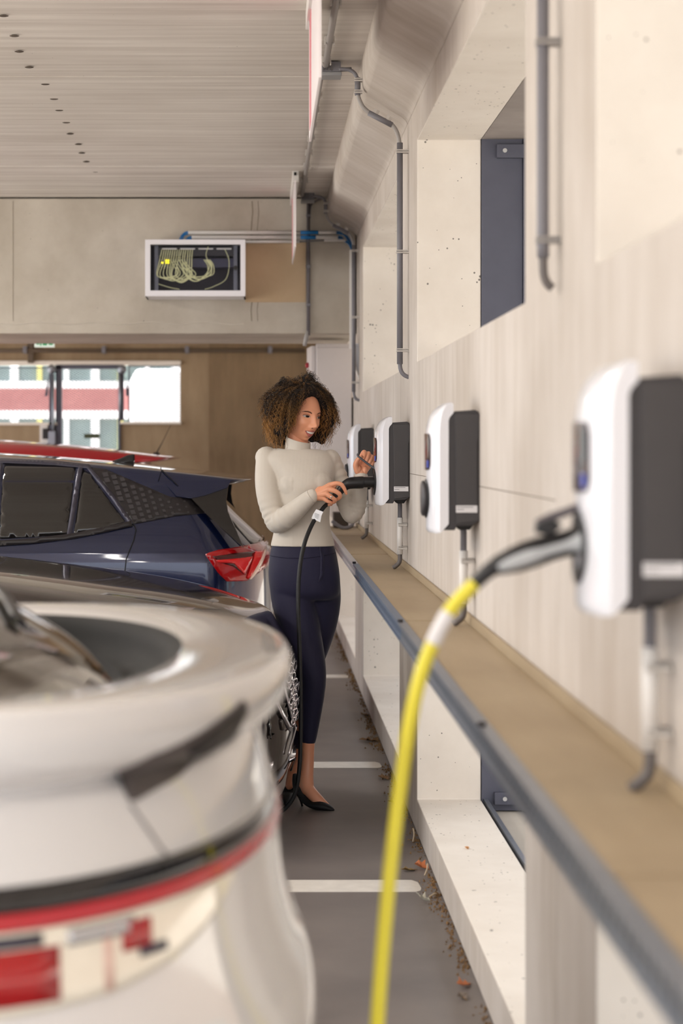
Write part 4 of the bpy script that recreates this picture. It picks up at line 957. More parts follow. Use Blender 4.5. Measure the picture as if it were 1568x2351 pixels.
# ================================================================== the woman
YP = 8.36
def B(x, y, dy=0.0): return W(x, y, YP + dy)
PX = YP / F                                   # metres per pixel at her depth
def remesh(mb, voxel, iters=6, fac=0.5):
    me = bpy.data.meshes.new('tmp'); me.from_pydata([tuple(v) for v in mb.v], [], mb.f)
    bm = bmesh.new(); bm.from_mesh(me); bmesh.ops.recalc_face_normals(bm, faces=bm.faces); bm.to_mesh(me); bm.free()
    o = bpy.data.objects.new('tmp', me); COL.objects.link(o)
    r = o.modifiers.new('r', 'REMESH'); r.mode = 'VOXEL'; r.voxel_size = voxel
    if iters:
        s = o.modifiers.new('s', 'SMOOTH'); s.iterations = iters; s.factor = fac
    dg = bpy.context.evaluated_depsgraph_get()
    m2 = bpy.data.meshes.new_from_object(o.evaluated_get(dg))
    out = MB(); co = np.empty(len(m2.vertices) * 3); m2.vertices.foreach_get('co', co)
    out.v = [tuple(c) for c in co.reshape(-1, 3)]; out.f = [tuple(p.vertices) for p in m2.polygons]
    bpy.data.objects.remove(o); bpy.data.meshes.remove(me); bpy.data.meshes.remove(m2)
    return out
def limb(mb, pts, rad, sub=5, n=18, flat=1.0, fold=None):
    rr = [max(r, 0.002) for r in smooth_vals(rad, sub)]
    if fold:                                            # cloth folds gathered around one end of the limb
        c0, wd, amp = fold
        rr = [r + amp * math.sin(i * 2.1) * math.exp(-((i / (len(rr) - 1) - c0) / wd) ** 2) for i, r in enumerate(rr)]
    mb.tube(smooth_path(pts, sub), rr, n, flat=flat)
    for p, r in ((pts[0], rad[0]), (pts[-1], rad[-1])): mb.ball(p, r * 0.98, n=14, m=10)
def torso_rings(rows, n=40, exp=2.3):
    """rows: (y_img, x_left, x_right, half_depth, dy)"""
    cols = [smooth_vals([r[i] for r in rows], 4) for i in range(5)]
    rings = []
    for y, xl, xr, hd, dy in zip(*cols):
        c = B((xl + xr) / 2, y, dy); hw = (xr - xl) / 2 * PX
        rings.append([(c.x + hw * math.copysign(abs(math.cos(a)) ** (2 / exp), math.cos(a)), c.y + hd * math.copysign(abs(math.sin(a)) ** (2 / exp), math.sin(a)), c.z) for a in [2 * math.pi * k / n for k in range(n)]])
    return rings

SH_R = [B(613, 1052, .005), B(614, 1100, -.025), B(618, 1140, -.045), B(626, 1176, -.065), B(635, 1200, -.08)]
FA_R = [B(635, 1200, -.08), B(655, 1189, -.115), B(682, 1168, -.14), B(703, 1149, -.165), B(716, 1139, -.175)]
SH_L = [B(758, 1055, .02), B(773, 1095, .02), B(788, 1130, .015), B(798, 1160, .01), B(806, 1180, .005)]
FA_L = [B(808, 1181, .005), B(816, 1168, 0), B(821, 1140, -.01), B(826, 1112, -.02), B(829, 1096, -.03)]
torso = [(1253, 621, 769, .104, .01), (1240, 624, 766, .102, .01), (1222, 628, 761, .099, .01), (1200, 632, 757, .097, .01), (1175, 636, 757, .101, .005), (1148, 638, 759, .110, -.005), (1118, 636, 763, .120, -.010), (1095, 630, 766, .116, -.006), (1072, 616, 770, .105, .0), (1055, 603, 768, .095, .008), (1043, 607, 762, .084, .012), (1035, 620, 748, .070, .012), (1031, 642, 728, .058, .01)]
sw = MB()
sw.loft(torso_rings(torso))
for x, s in ((674, -1), (730, 1)):                       # bust
    b = B(x, 1112, -.068); sw.ball(b, .062, .056, .062, 18, 12)
limb(sw, SH_R, [.048, .054, .053, .048, .046], 7, 22, fold=(.9, .3, .0035)); limb(sw, FA_R, [.046, .047, .041, .034, .030], 7, 22, fold=(.1, .3, .0035))
limb(sw, SH_L, [.045, .046, .045, .043, .041], 7, 22, fold=(.35, .35, .0035)); limb(sw, FA_L, [.041, .043, .041, .034, .031], 7, 22, fold=(.2, .3, .003))
sw.ball(B(612, 1050, .01), .050, .052, .047); sw.ball(B(757, 1057, .015), .046, .05, .045)
sw.ball(B(638, 1044, .01), .055, .055, .028); sw.ball(B(730, 1047, .01), .05, .055, .026)
sw.tube([B(686, 1047, .012), B(685, 1039, .008), B(684, 1032, .005)], [.068, .058, .050], 30)
sweater_mb = remesh(sw, 0.0045, 4, 0.5)

# collar (rolled turtleneck)
NK = [B(684, 1042, .006), B(684, 1034, .004), B(684, 1022, .0), B(685, 1013, -.003), B(685, 1008, -.004)]

# trousers
tr = MB()
tr.loft(torso_rings([(1245, 628, 762, .094, .01), (1262, 621, 770, .103, .012), (1285, 618, 775, .118, .015), (1310, 616, 779, .126, .018), (1335, 617, 781, .126, .018), (1360, 622, 780, .115, .015), (1375, 640, 770, .09, .015)]))
limb(tr, [B(666, 1335, .01), B(674, 1385, .0), B(690, 1445, -.02), B(706, 1500, -.045), B(717, 1550, -.055), B(716, 1600, -.045), B(712, 1650, -.035), B(708, 1697, -.03)], [.090, .092, .084, .072, .060, .053, .044, .034], 6, 24)
limb(tr, [B(737, 1335, .03), B(743, 1380, .04), B(740, 1430, .06), B(728, 1480, .085), B(710, 1530, .10), B(700, 1580, .12), B(690, 1640, .15), B(685, 1704, .17)], [.083, .074, .064, .056, .053, .050, .043, .034], 6, 24)
trousers_mb = remesh(tr, 0.007, 5, 0.5)
trousers_mb.v = [v for v in trousers_mb.v]

# ---- head (local frame: x to the viewer's right, -y forward, z up, eye level at 0)
def head_mesh(nu=150, nv=130):
    mb = MB(); rings = []
    g = lambda v, c, s: math.exp(-((v - c) / s) ** 2)
    for i in range(1, nv):
        ph = math.pi * i / nv; cz = math.cos(ph); sr = math.sin(ph)
        ring = []
        for j in range(nu):
            a = 2 * math.pi * j / nu
            x, y, z = sr * math.cos(a), sr * math.sin(a), cz
            front = max(0.0, -y)
            X = x * 0.073; Y = y * 0.096 + 0.012; Z = z * 0.119
            if z < 0:                                       # jaw narrows, back of the skull tucks in
                k = min(1, -z); X *= 1 - 0.30 * k ** 1.6
                if y > 0: Y -= y * 0.055 * k ** 1.2; 
                Y += -0.006 * k if y < 0 else 0
            if y < 0 and z > 0.1: Y += 0.012 * (z - 0.1) * front
            if front > 0.15:
                w = min(1.0, (front - 0.15) / 0.35)
                ax = abs(X); d = 0.0
                d += 0.0125 * g(X, 0, .0085) * (g(Z, -.014, .022)) + 0.0230 * g(X, 0, .0108) * g(Z, -.0395, .0120) + 0.0125 * g(ax, .0130, .0068) * g(Z, -.044, .0085)
                d += 0.006 * g(X, 0, .008) * g(Z, -.027, .012)
                d += -0.0095 * g(ax, .031, .0165) * g(Z, .001, .0115) + 0.0045 * g(ax, .031, .012) * g(Z, .0, .0075)
                d += 0.004 * g(ax, .030, .024) * g(Z, .021, .009)
                d += 0.0075 * g(ax, .041, .018) * g(Z, -.034, .017)
                d += 0.0075 * g(X, 0, .026) * g(Z, -.070, .022)
                zc = Z - 6.5 * X * X                       # smile: mouth line curves up at the corners
                d += 0.0040 * g(X, 0, .019) * g(zc, -.0615, .0048) + 0.0058 * g(X, 0, .017) * g(zc, -.081, .0060)
                d += -0.0035 * g(ax, .0285, .005) * g(Z, -.063, .010)
                d += -0.0030 * g(X, 0, .016) * g(Z, -.0925, .005)
                d += 0.0095 * g(X, 0, .019) * g(Z, -.107, .013)
                Y -= d * w
            ring.append((X, Y, Z))
        rings.append(ring)
    mb.loft(rings, cap=True)
    return mb
psi, alp, bet = math.radians(35), math.radians(7), math.radians(5)
RH = Matrix.Rotation(psi, 3, 'Z') @ Matrix.Rotation(alp, 3, 'X') @ Matrix.Rotation(bet, 3, 'Y')
OH = Vector((0.171, 8.365, 1.664))
HW = lambda p: OH + RH @ Vector(p)
headL = head_mesh(); hbvh = BVHTree.FromPolygons([Vector(v) for v in headL.v], headL.f)

# ---- hands
def hand_right():
    mb = MB(); Y = -.165
    wr = B(712, 1141, -.170); cp = B(722, 1138, -.172)
    mcp = [B(757, 1114, -.180), B(754, 1123, -.188), B(749, 1134, -.190), B(743, 1144, -.184)]
    for m_, r1 in zip(mcp, (.0125, .0125, .012, .011)):
        limb(mb, [wr.lerp(cp, .3), cp.lerp(m_, .35), cp.lerp(m_, .7), m_], [.020, .0175, .0145, r1], 4, 14)
    mb.ball(B(736, 1128, -.172), .024, .014, .022)
    limb(mb, [mcp[0], B(771, 1110, -.186), B(783, 1112, -.188), B(790, 1121, -.184), B(795, 1133, -.176)], [.0115, .0098, .0092, .0080, .0062], 5, 12)
    limb(mb, [mcp[1], B(768, 1127, -.196), B(779, 1134, -.192), B(780, 1142, -.180), B(773, 1147, -.168)], [.0118, .0102, .0095, .0085, .0070], 5, 12)
    limb(mb, [mcp[2], B(760, 1141, -.196), B(768, 1147, -.190), B(768, 1152, -.178), B(762, 1154, -.166)], [.0112, .0098, .0090, .0080, .0066], 5, 12)
    limb(mb, [mcp[3], B(751, 1150, -.188), B(759, 1154, -.182), B(760, 1158, -.170), B(755, 1159, -.160)], [.0100, .0086, .0080, .0070, .0060], 5, 12)
    limb(mb, [B(728, 1136, -.155), B(742, 1128, -.128), B(757, 1122, -.110), B(769, 1118, -.104)], [.014, .0115, .0100, .0075], 5, 12)   # thumb behind the handle
    return remesh(mb, 0.0016, 3, 0.5)
def hand_left():
    mb = MB()
    wr = B(829, 1096, -.030); hl = B(829, 1086, -.030)
    mcp = [B(828, 1058, -.018), B(836, 1057, -.016), B(844, 1060, -.018), B(850, 1065, -.022)]
    limb(mb, [B(829, 1100, -.028), wr, hl], [.025, .0235, .0235], 4, 16)
    for m_, r1 in zip(mcp, (.014, .014, .0135, .0125)):
        limb(mb, [hl, hl.lerp(m_, .5), m_], [.019, .0165, r1], 4, 14)
    mb.ball(B(822, 1078, -.042), .0165, .0135, .021); mb.ball(B(838, 1080, -.040), .0130, .0120, .019)
    limb(mb, [mcp[0], B(831, 1046, -.022), B(836, 1038, -.034), B(837, 1045, -.050), B(834, 1054, -.056)], [.0125, .0108, .0105, .0092, .0072], 5, 12)
    limb(mb, [mcp[1], B(840, 1047, -.022), B(846, 1041, -.034), B(845, 1050, -.052), B(841, 1059, -.056)], [.0122, .0105, .0100, .0090, .0070], 5, 12)
    limb(mb, [mcp[2], B(848, 1052, -.026), B(853, 1048, -.036), B(852, 1056, -.052), B(848, 1063, -.056)], [.0118, .0098, .0094, .0085, .0066], 5, 12)
    limb(mb, [mcp[3], B(853, 1058, -.030), B(856, 1055, -.038), B(856, 1062, -.050), B(853, 1068, -.054)], [.0108, .0088, .0082, .0074, .0060], 5, 12)
    limb(mb, [B(821, 1082, -.040), B(817, 1068, -.048), B(821, 1056, -.056), B(829, 1049, -.062)], [.0145, .0125, .0100, .0075], 5, 12)
    return remesh(mb, 0.0016, 3, 0.5)
def foot_core(mb):
    limb(mb, [B(708, 1690, -.03), B(707, 1720, -.03), B(706, 1752, -.032), B(703, 1785, -.04), B(706, 1812, -.06)], [.030, .0275, .0275, .031, .029], 5, 18)
    limb(mb, [B(700, 1802, -.045), B(716, 1822, -.075), B(734, 1840, -.09), B(750, 1850, -.10)], [.028, .026, .023, .014], 5, 18)
    mb.ball(B(687, 1800, -.03), .022, .024, .026)
foot = MB(); foot_core(foot)
limb(foot, [B(685, 1690, .17), B(684, 1720, .18), B(682, 1750, .19), B(674, 1775, .17), B(664, 1804, .11)], [.029, .026, .026, .028, .018], 5, 16)
foot_mb = remesh(foot, 0.004, 4, 0.5)
core = MB()
core.loft(torso_rings([(y, xl + 9, xr - 9, hd - .018, dy) for (y, xl, xr, hd, dy) in torso[:-2]] ))
limb(core, SH_R, [.036] * 3 + [.034, .033]); limb(core, FA_R, [.033, .034, .030, .024, .021])
limb(core, SH_L, [.034] * 3 + [.032, .031]); limb(core, FA_L, [.031, .032, .029, .024, .022])
limb(core, [B(686, 1062, .012), B(685, 1030, .008), HW((0, .02, -.085)), HW((0, .03, -.03))], [.06, .046, .046, .045])
limb(core, [B(672, 1300, .012), B(684, 1420, -.01), B(716, 1550, -.055), B(712, 1640, -.04), B(708, 1700, -.03)], [.085, .075, .048, .042, .027])
limb(core, [B(733, 1300, .02), B(738, 1420, .06), B(701, 1570, .12), B(688, 1660, .15), B(685, 1700, .17)], [.078, .06, .042, .036, .026])
core_mb = remesh(core, 0.010, 3, 0.5)

M_SKIN = mat('skin', srgb(228, 160, 126), 0.36, var=0.05, scale=18, sss=0.12)
person = MB()
person.add([HW(v) for v in headL.v], headL.f)
for part in (core_mb, foot_mb, hand_right(), hand_left()): person.add(part.v, part.f)
pers = person.build('person', M_SKIN, None, base=(0.17, 8.3, 0.0), smooth=True, recalc=False)
tag(pers, 'woman with curly hair, cream turtleneck and navy trousers plugging in a charging cable', 'person')

M_KNIT = mat('cream_knit', srgb(208, 199, 187), 0.8, var=0.03, scale=9, sheen=0.3)
def knit_bump(m):
    n, l = m.node_tree.nodes, m.node_tree.links
    tc = n.new('ShaderNodeTexCoord'); wv = n.new('ShaderNodeTexWave'); wv.inputs['Scale'].default_value = 150; wv.bands_direction = 'X'
    l.new(tc.outputs['Object'], wv.inputs['Vector'])
    n2 = n.new('ShaderNodeTexNoise'); n2.inputs['Scale'].default_value = 14; n2.inputs['Detail'].default_value = 3
    l.new(tc.outputs['Object'], n2.inputs['Vector'])
    ad = n.new('ShaderNodeMath'); ad.operation = 'MULTIPLY_ADD'; ad.inputs[1].default_value = 9.0
    l.new(n2.outputs['Fac'], ad.inputs[0]); l.new(wv.outputs['Fac'], ad.inputs[2])
    bu = n.new('ShaderNodeBump'); bu.inputs['Strength'].default_value = 0.3; bu.inputs['Distance'].default_value = 0.0012
    l.new(ad.outputs[0], bu.inputs['Height']); l.new(bu.outputs['Normal'], n['Principled BSDF'].inputs['Normal'])
knit_bump(M_KNIT)
swo = sweater_mb.build('sweater', M_KNIT, pers, smooth=True, recalc=False)
c = MB(); path = smooth_path(NK, 4); rr = smooth_vals([.0570, .0555, .0540, .0528, .0515], 4)
nseg = 40; rings = []
for p, r in zip(path, rr): rings.append([(p.x + r * math.cos(2 * math.pi * k / nseg), p.y + r * 1.02 * math.sin(2 * math.pi * k / nseg), p.z + 0.017 * math.cos(2 * math.pi * k / nseg - 2.5)) for k in range(nseg)])
p = path[-1]
rings.append([(p.x + (v[0] - p.x) * .9, p.y + (v[1] - p.y) * .9, v[2] - 0.004) for v in rings[-1]])
rings.append([(v[0], v[1], v[2] - 0.02) for v in rings[-1]])
c.loft(rings, cap=False); c.build('collar', M_KNIT, swo, smooth=True)
for (pts, r) in (([FA_R[-2].lerp(FA_R[-1], .75), FA_R[-1] + (FA_R[-1] - FA_R[-2]) * .06], .0306), ([FA_L[-2].lerp(FA_L[-1], .6), FA_L[-1] + (FA_L[-1] - FA_L[-2]) * .15], .0316)):
    MB().tube(pts, r, 24, cap=False).build('cuff', M_KNIT, swo, smooth=True).modifiers.new('t', 'SOLIDIFY').thickness = 0.0022
M_NAVY = mat('navy_cloth', srgb(21, 18, 50), 0.7, var=0.06, scale=12, bump=0.15, sheen=0.12)
tro = trousers_mb.build('trousers', M_NAVY, pers, smooth=True, recalc=False)
# waistband edge, fly and creases as thin raised strips
def on(mbx): return BVHTree.FromPolygons([Vector(v) for v in mbx.v], mbx.f)
tb = on(trousers_mb)
YREF = 8.2
I = lambda pts: [((x - VX) * 8.25 / F, CH + (VY - y) * 8.25 / F) for (x, y) in pts]
project(tb, I(strip([(620, 1278), (660, 1282), (700, 1282), (737, 1278), (772, 1272)], 1.6)), 'waist_seam', mat('navy_dark', srgb(22, 19, 46), 0.8), tro, 0.0022, h=0.008, thick=0.002)
project(tb, I([(733, 1250), (739, 1256), (738, 1266), (744, 1275), (743, 1320), (737, 1332), (731, 1336), (735, 1318), (736, 1275)]), 'fly', M_NAVY, tro, 0.0025, h=0.012, thick=0.003)
# shoes
M_SHOE = mat('black_suede', srgb(16, 15, 17), 0.6, var=0.1)
def shoe(pts, heel):
    mb = MB()
    ctr = smooth_path([p for p, *_ in pts], 4); a = smooth_vals([q[1] for q in pts], 4); b = smooth_vals([q[2] for q in pts], 4)
    rings = []
    for i, p in enumerate(ctr):
        t = (ctr[min(i + 1, len(ctr) - 1)] - ctr[max(0, i - 1)]).normalized()
        side = t.cross(Vector((0, 0, 1))).normalized(); up = side.cross(t)
        rings.append([p + side * b[i] * math.cos(2 * math.pi * k / 20) + up * a[i] * math.sin(2 * math.pi * k / 20) for k in range(20)])
    mb.loft(rings)
    o = mb.build('shoe', M_SHOE, pers, smooth=True)
    MB().tube(heel, [.016, .011, .006, .0045, .005], 10).build('heel', M_SHOE, o, smooth=True)
    return o
shoe([(B(676, 1776, -.02), .006, .010), (B(680, 1792, -.025), .016, .021), (B(687, 1810, -.035), .024, .027), (B(702, 1832, -.055), .021, .030), (B(718, 1846, -.08), .016, .035), (B(736, 1849, -.10), .020, .036), (B(752, 1854, -.11), .0145, .026), (B(762, 1858, -.118), .0085, .014), (B(767, 1860, -.122), .003, .005)],
     [B(684, 1812, -.03), B(687, 1824, -.03), B(691, 1838, -.03), B(693, 1847, -.03), Vector((B(694, 1851, -.03).x, B(694, 1851, -.03).y, 0.001))])
q0 = B(674, 1790, .2)
shoe([(q0 + Vector((.02, .03, .02)), .006, .010), (q0 + Vector((.015, .01, .015)), .02, .024), (q0 + Vector((0, -.03, -.01)), .024, .030), (q0 + Vector((-.02, -.09, -.05)), .018, .034), (Vector((q0.x - .03, q0.y - .14, .022)), .018, .034), (Vector((q0.x - .035, q0.y - .19, .012)), .009, .016), (Vector((q0.x - .037, q0.y - .21, .006)), .003, .004)],
     [q0 + Vector((.015, .02, 0)), q0 + Vector((.015, .024, -.03)), q0 + Vector((.014, .026, -.06)), Vector((q0.x + .013, q0.y + .027, .03)), Vector((q0.x + .013, q0.y + .027, .001))])

# ---- face details laid on the head
def face(poly, name, m, off=0.0006, h=0.0025, parent=pers, thick=0.0):
    vs, fs = tri_fill(poly, h); out = []
    for (a, b) in vs:
        hit, nrm, *_ = hbvh.ray_cast(Vector((a, -1, b)), Vector((0, 1, 0)))
        if hit is None: hit, nrm, *_ = hbvh.find_nearest(Vector((a, -.09, b)))
        if nrm.y > 0: nrm = -nrm
        out.append(HW(hit + nrm * off))
    mb = MB(); mb.add(out, fs)
    o = mb.build(name, m, parent, smooth=True, recalc=False)
    bm = bmesh.new(); bm.from_mesh(o.data); bm.normal_update()
    fd = RH @ Vector((0, -1, 0))
    if sum(f.normal.dot(fd) for f in bm.faces) < 0: bmesh.ops.reverse_faces(bm, faces=bm.faces)
    bm.to_mesh(o.data); bm.free()
    return o
M_EYEW = mat('eye_white', srgb(206, 198, 192), 0.4); M_IRIS = mat('iris_brown', srgb(34, 20, 14), 0.6, spec=0.1)
M_LASH = mat('lash', srgb(26, 18, 16), 0.6); M_BROW = mat('brow', srgb(96, 60, 44), 0.8); M_LIP = mat('lip', srgb(176, 98, 90), 0.35, var=0.05)
M_TEETH = mat('teeth', srgb(238, 232, 224), 0.2, var=0.02); M_MOUTH = mat('mouth_dark', srgb(104, 46, 42), 0.5); M_LID = mat('eye_lid', srgb(186, 118, 90), 0.5)
for s in (-1, 1):
    E = lambda pts: [(s * (.031 + a * s * s), b) for a, b in pts] if s > 0 else [(-(.031 + a), b) for a, b in pts]
    face(E([(-.0150, -.0022), (-.010, .0040), (-.003, .0068), (.005, .0062), (.011, .0030), (.0150, -.0010), (.012, .0075), (.004, .0110), (-.005, .0108), (-.012, .0060)]), 'eyelid', M_LID, 0.0006)
    face(E([(-.0140, -.0025), (-.009, .0022), (-.003, .0042), (.004, .0040), (.010, .0016), (.0140, -.0010), (.009, -.0040), (.002, -.0052), (-.006, -.0048)]), 'eye', M_EYEW, 0.0010)
    gz = .0030 if s > 0 else -.0030     # gaze towards the viewer's right
    ir = [(gz + .0066 * math.cos(a), -.0006 + .0047 * math.sin(a)) for a in [2 * math.pi * k / 16 for k in range(16)]]
    face(E(ir), 'iris', M_IRIS, 0.0019, h=.0015)
    gl = [(gz - .002 * s + .0008 * math.cos(a), .0012 + .0008 * math.sin(a)) for a in [2 * math.pi * k / 8 for k in range(8)]]
    face(E(gl), 'catch_light', M_EYEW, 0.0026, h=.001)
    face(E([(-.0150, -.0030), (-.010, .0026), (-.003, .0052), (.005, .0048), (.011, .0022), (.0165, -.0006), (.011, .0008), (.004, .0030), (-.003, .0034), (-.009, .0012)]), 'eyelash', M_LASH, 0.0026, h=.0018)
    face(E([(-.0135, -.0030), (-.006, -.0052), (.002, -.0058), (.009, -.0044), (.014, -.0012), (.009, -.0036), (.002, -.0050), (-.006, -.0045)]), 'eyelash', M_LASH, 0.0024, h=.0018)
    face(E([(-.0170, .0160), (-.010, .0205), (.000, .0228), (.010, .0212), (.0210, .0145), (.011, .0168), (.000, .0174), (-.010, .0150), (-.0165, .0118)]), 'eyebrow', M_BROW, 0.0008)
    face(E([(-.0245, -.0470), (-.0205, -.0445), (-.0170, -.0470), (-.0205, -.0495)]), 'nostril', M_MOUTH, 0.0004)
sm = lambda x: 6.5 * x * x
xs = [-.0245 + .0245 * 2 * k / 14 for k in range(15)]
arc = lambda z0, amp, wid=.0245, p=2: [(x, z0 + sm(x) + amp * max(0, 1 - abs(x / wid) ** p)) for x in xs]
up_o = arc(-.0655, .0082, p=1.6); up_i = arc(-.0655, .0020); lo_i = arc(-.0660, -.0082); lo_o = arc(-.0665, -.0195, p=1.8)
face(up_o + up_i[::-1], 'upper_lip', M_LIP, 0.0010)
face(lo_i + lo_o[::-1], 'lower_lip', M_LIP, 0.0012)
face(up_i + lo_i[::-1], 'mouth', M_MOUTH, 0.0004)
face([(x, z) for x, z in arc(-.0657, .0022) if abs(x) < .0222] + [(x, z) for x, z in arc(-.0660, -.0062) if abs(x) < .0190][::-1], 'teeth', M_TEETH, 0.0012, h=.0015)

# ring on the finger
rp = B(760, 1143, -.199)
rg = MB(); rdir = (B(768, 1147, -.190) - B(752, 1137, -.196)).normalized()
u = rdir.cross(Vector((0, 1, 0))).normalized(); v_ = rdir.cross(u)
cen = B(760, 1141, -.196)
rg.tube([cen + (u * math.cos(a) + v_ * math.sin(a)) * .0104 for a in [2 * math.pi * k / 16 for k in range(18)]], .0013, 6)
rg.ball(cen + Vector((0, -.0118, .001)), .0035, .002, .0035, 8, 6)
rg.build('finger_ring', mat('silver', srgb(230, 226, 220), 0.15, 1.0), pers, smooth=True)

# ---- hair: dark core volume + curled strands
rng = np.random.default_rng(11)
HC = np.array(B(687, 948, .03)); RAD = np.array([.170, .150, .164])
Rinv = np.array(RH.transposed())
def face_e(l):
    w = .56 if l[0] < -.03 else .46
    return ((l[0] + .03) / w) ** 2 + ((l[2] + .06) / .62) ** 2 if l[2] > -.06 else ((l[0] + .03) / w) ** 2
def is_face(u):
    l = Rinv @ np.asarray(u)
    return l[1] < -0.25 and face_e(l) < 1.0
def facew(u):
    l = Rinv @ np.asarray(u)
    a = min(1, max(0, (-0.05 - l[1]) / 0.25)); b = min(1, max(0, (1.95 - face_e(l)) / 0.7)) if l[0] > 0 and l[2] < .3 else min(1, max(0, (1.3 - face_e(l)) / 0.3))
    return a * b
def hull(u):
    u = np.asarray(u)
    k = 1.0 + 0.09 * math.sin(5 * u[0] + 3 * u[2]) * math.sin(4 * u[2] - 2 * u[1])
    if u[2] < -0.3: k *= 1.0 + 0.16 * min(1, (-0.3 - u[2]) / 0.35) * (1 if abs(u[0]) > .22 else -1.0)
    k *= 1 + 0.10 * math.exp(-((u[0] - .2) / .22) ** 2 - ((u[2] - .97) / .12) ** 2)
    return RAD * k
cap = MB(); rings = []
for i in range(1, 40):
    ph = math.pi * i / 40; ring = []
    for j in range(60):
        a = 2 * math.pi * j / 60
        uu = np.array([math.sin(ph) * math.cos(a), math.sin(ph) * math.sin(a), math.cos(ph)])
        f_ = facew(uu); k = 0.84 + 0.05 * math.sin(9 * a + 7 * ph) * math.sin(11 * ph)
        if uu[2] < -0.85: k *= 0.85
        pw = HC + uu * hull(uu) * k
        ps = HC + uu * 0.035 + np.array([0, .03, .02])
        ring.append(tuple(pw * (1 - f_) + ps * f_))
    rings.append(ring)
cap.loft(rings)
M_HAIRC = mat('hair_core', srgb(24, 15, 11), 0.9, var=0.3, scale=60, bump=0.8)
hair_core = cap.build('hair', M_HAIRC, pers, smooth=True)

def hair_strands(n_target):
    V, Fc, T = [], [], []
    base = 0; made = 0; NP = 76
    t = np.linspace(0, 1, NP)
    locks = []
    while len(locks) < 620:
        u = rng.normal(size=3); u /= np.linalg.norm(u)
        if u[2] < -0.93 or is_face(u): continue
        g_ = np.clip(rng.normal(.02 + .55 * np.clip((.35 - u[2]) / .8, 0, 1), .20), 0, 1)
        locks.append((u, g_, rng.uniform(.9, 1.05)))
    while made < n_target:
        lu, lg, lk = locks[rng.integers(len(locks))]
        u = lu + rng.normal(size=3) * .075; u /= np.linalg.norm(u)
        if u[2] < -0.93 or is_face(u): continue
        if u[1] > 0.25 and rng.random() < 0.8: continue          # fewer on the far side
        lroot = Rinv @ u
        root_dir = np.array([lroot[0] * .95, lroot[1] * .8 + .12, max(lroot[2], -.15) + .45]); root_dir /= np.linalg.norm(root_dir)
        if root_dir[1] < -.60 and root_dir[2] < .55: continue
        root = np.array(HW((root_dir[0] * .074, root_dir[1] * .098 + .012, root_dir[2] * .119)))
        near = lroot[1] < .1 and lroot[0] > 0 and lroot[2] < .45 and face_e(lroot) < 2.6
        R_ = hull(u) * lk * (rng.uniform(.55, 1.0) if near else rng.uniform(.86, 1.02))
        end = HC + u * R_ + np.array([0, 0, -.012 * rng.random()])
        out = (root - np.array(OH)); out /= np.linalg.norm(out)
        L = np.linalg.norm(end - root)
        ctrl = root + out * L * .55 + np.array([0, 0, .35 * L * (1 if u[2] < .3 else .1)])
        P = ((1 - t) ** 2)[:, None] * root + (2 * t * (1 - t))[:, None] * ctrl + (t ** 2)[:, None] * end
        tan = np.gradient(P, axis=0); tan /= np.linalg.norm(tan, axis=1)[:, None]
        ref = np.array([.3, .2, .9]); a = np.cross(tan, ref); a /= np.linalg.norm(a, axis=1)[:, None]; b = np.cross(tan, a)
        turns = L * rng.uniform(70, 105) + 2; ph = rng.random() * 6.28; cr = (.0022 + .0026 * rng.random()) * np.clip(t * 5, 0, 1)
        sg = rng.choice([-1, 1])
        P = P + a * (cr * np.cos(ph + turns * 6.28 * t))[:, None] + b * (cr * np.sin(sg * (ph + turns * 6.28 * t)))[:, None]
        tan = np.gradient(P, axis=0); tan /= np.linalg.norm(tan, axis=1)[:, None]
        a = np.cross(tan, ref); a /= np.linalg.norm(a, axis=1)[:, None]; b = np.cross(tan, a)
        rad = (.00095 * (1 - .5 * t ** 3))[:, None]
        ring = np.stack([P + a * rad, P + (-.5 * a + .87 * b) * rad, P + (-.5 * a - .87 * b) * rad], 1).reshape(-1, 3)
        V.append(ring)
        gold = np.clip(lg + rng.normal(0, .15), 0, 1) * np.clip((t - .35) / .5, 0, 1)
        T.append(np.repeat(gold, 3))
        i = np.arange(NP - 1)[:, None] * 3
        for k in range(3):
            k2 = (k + 1) % 3
            Fc.append(np.concatenate([i + k, i + k2, i + 3 + k2, i + 3 + k], 1) + base)
        base += NP * 3; made += 1
    return np.concatenate(V), np.concatenate(Fc), np.concatenate(T)
V, Fc, T = hair_strands(3500)
V = V - np.array(ORG['person'])
me = bpy.data.meshes.new('curls')
me.vertices.add(len(V)); me.vertices.foreach_set('co', V.ravel())
me.loops.add(Fc.size); me.loops.foreach_set('vertex_index', Fc.ravel())
me.polygons.add(len(Fc)); me.polygons.foreach_set('loop_start', np.arange(0, Fc.size, 4)); me.polygons.foreach_set('loop_total', np.full(len(Fc), 4))
me.update(calc_edges=True)
at = me.attributes.new('tip', 'FLOAT', 'POINT'); at.data.foreach_set('value', T.astype(np.float32))
mh = bpy.data.materials.new('curl_hair'); mh.use_nodes = True; MATS['curl_hair'] = mh
n, l = mh.node_tree.nodes, mh.node_tree.links
an = n.new('ShaderNodeAttribute'); an.attribute_name = 'tip'
mx = n.new('ShaderNodeMix'); mx.data_type = 'RGBA'; mx.inputs['A'].default_value = srgb(22, 13, 10); mx.inputs['B'].default_value = srgb(206, 148, 80)
l.new(an.outputs['Fac'], mx.inputs['Factor']); l.new(mx.outputs['Result'], n['Principled BSDF'].inputs['Base Color'])
n['Principled BSDF'].inputs['Roughness'].default_value = 0.45
co = link_mesh('curls', me, mh, hair_core, ORG['person'], False, smooth=True)
tag(co, kind='stuff')
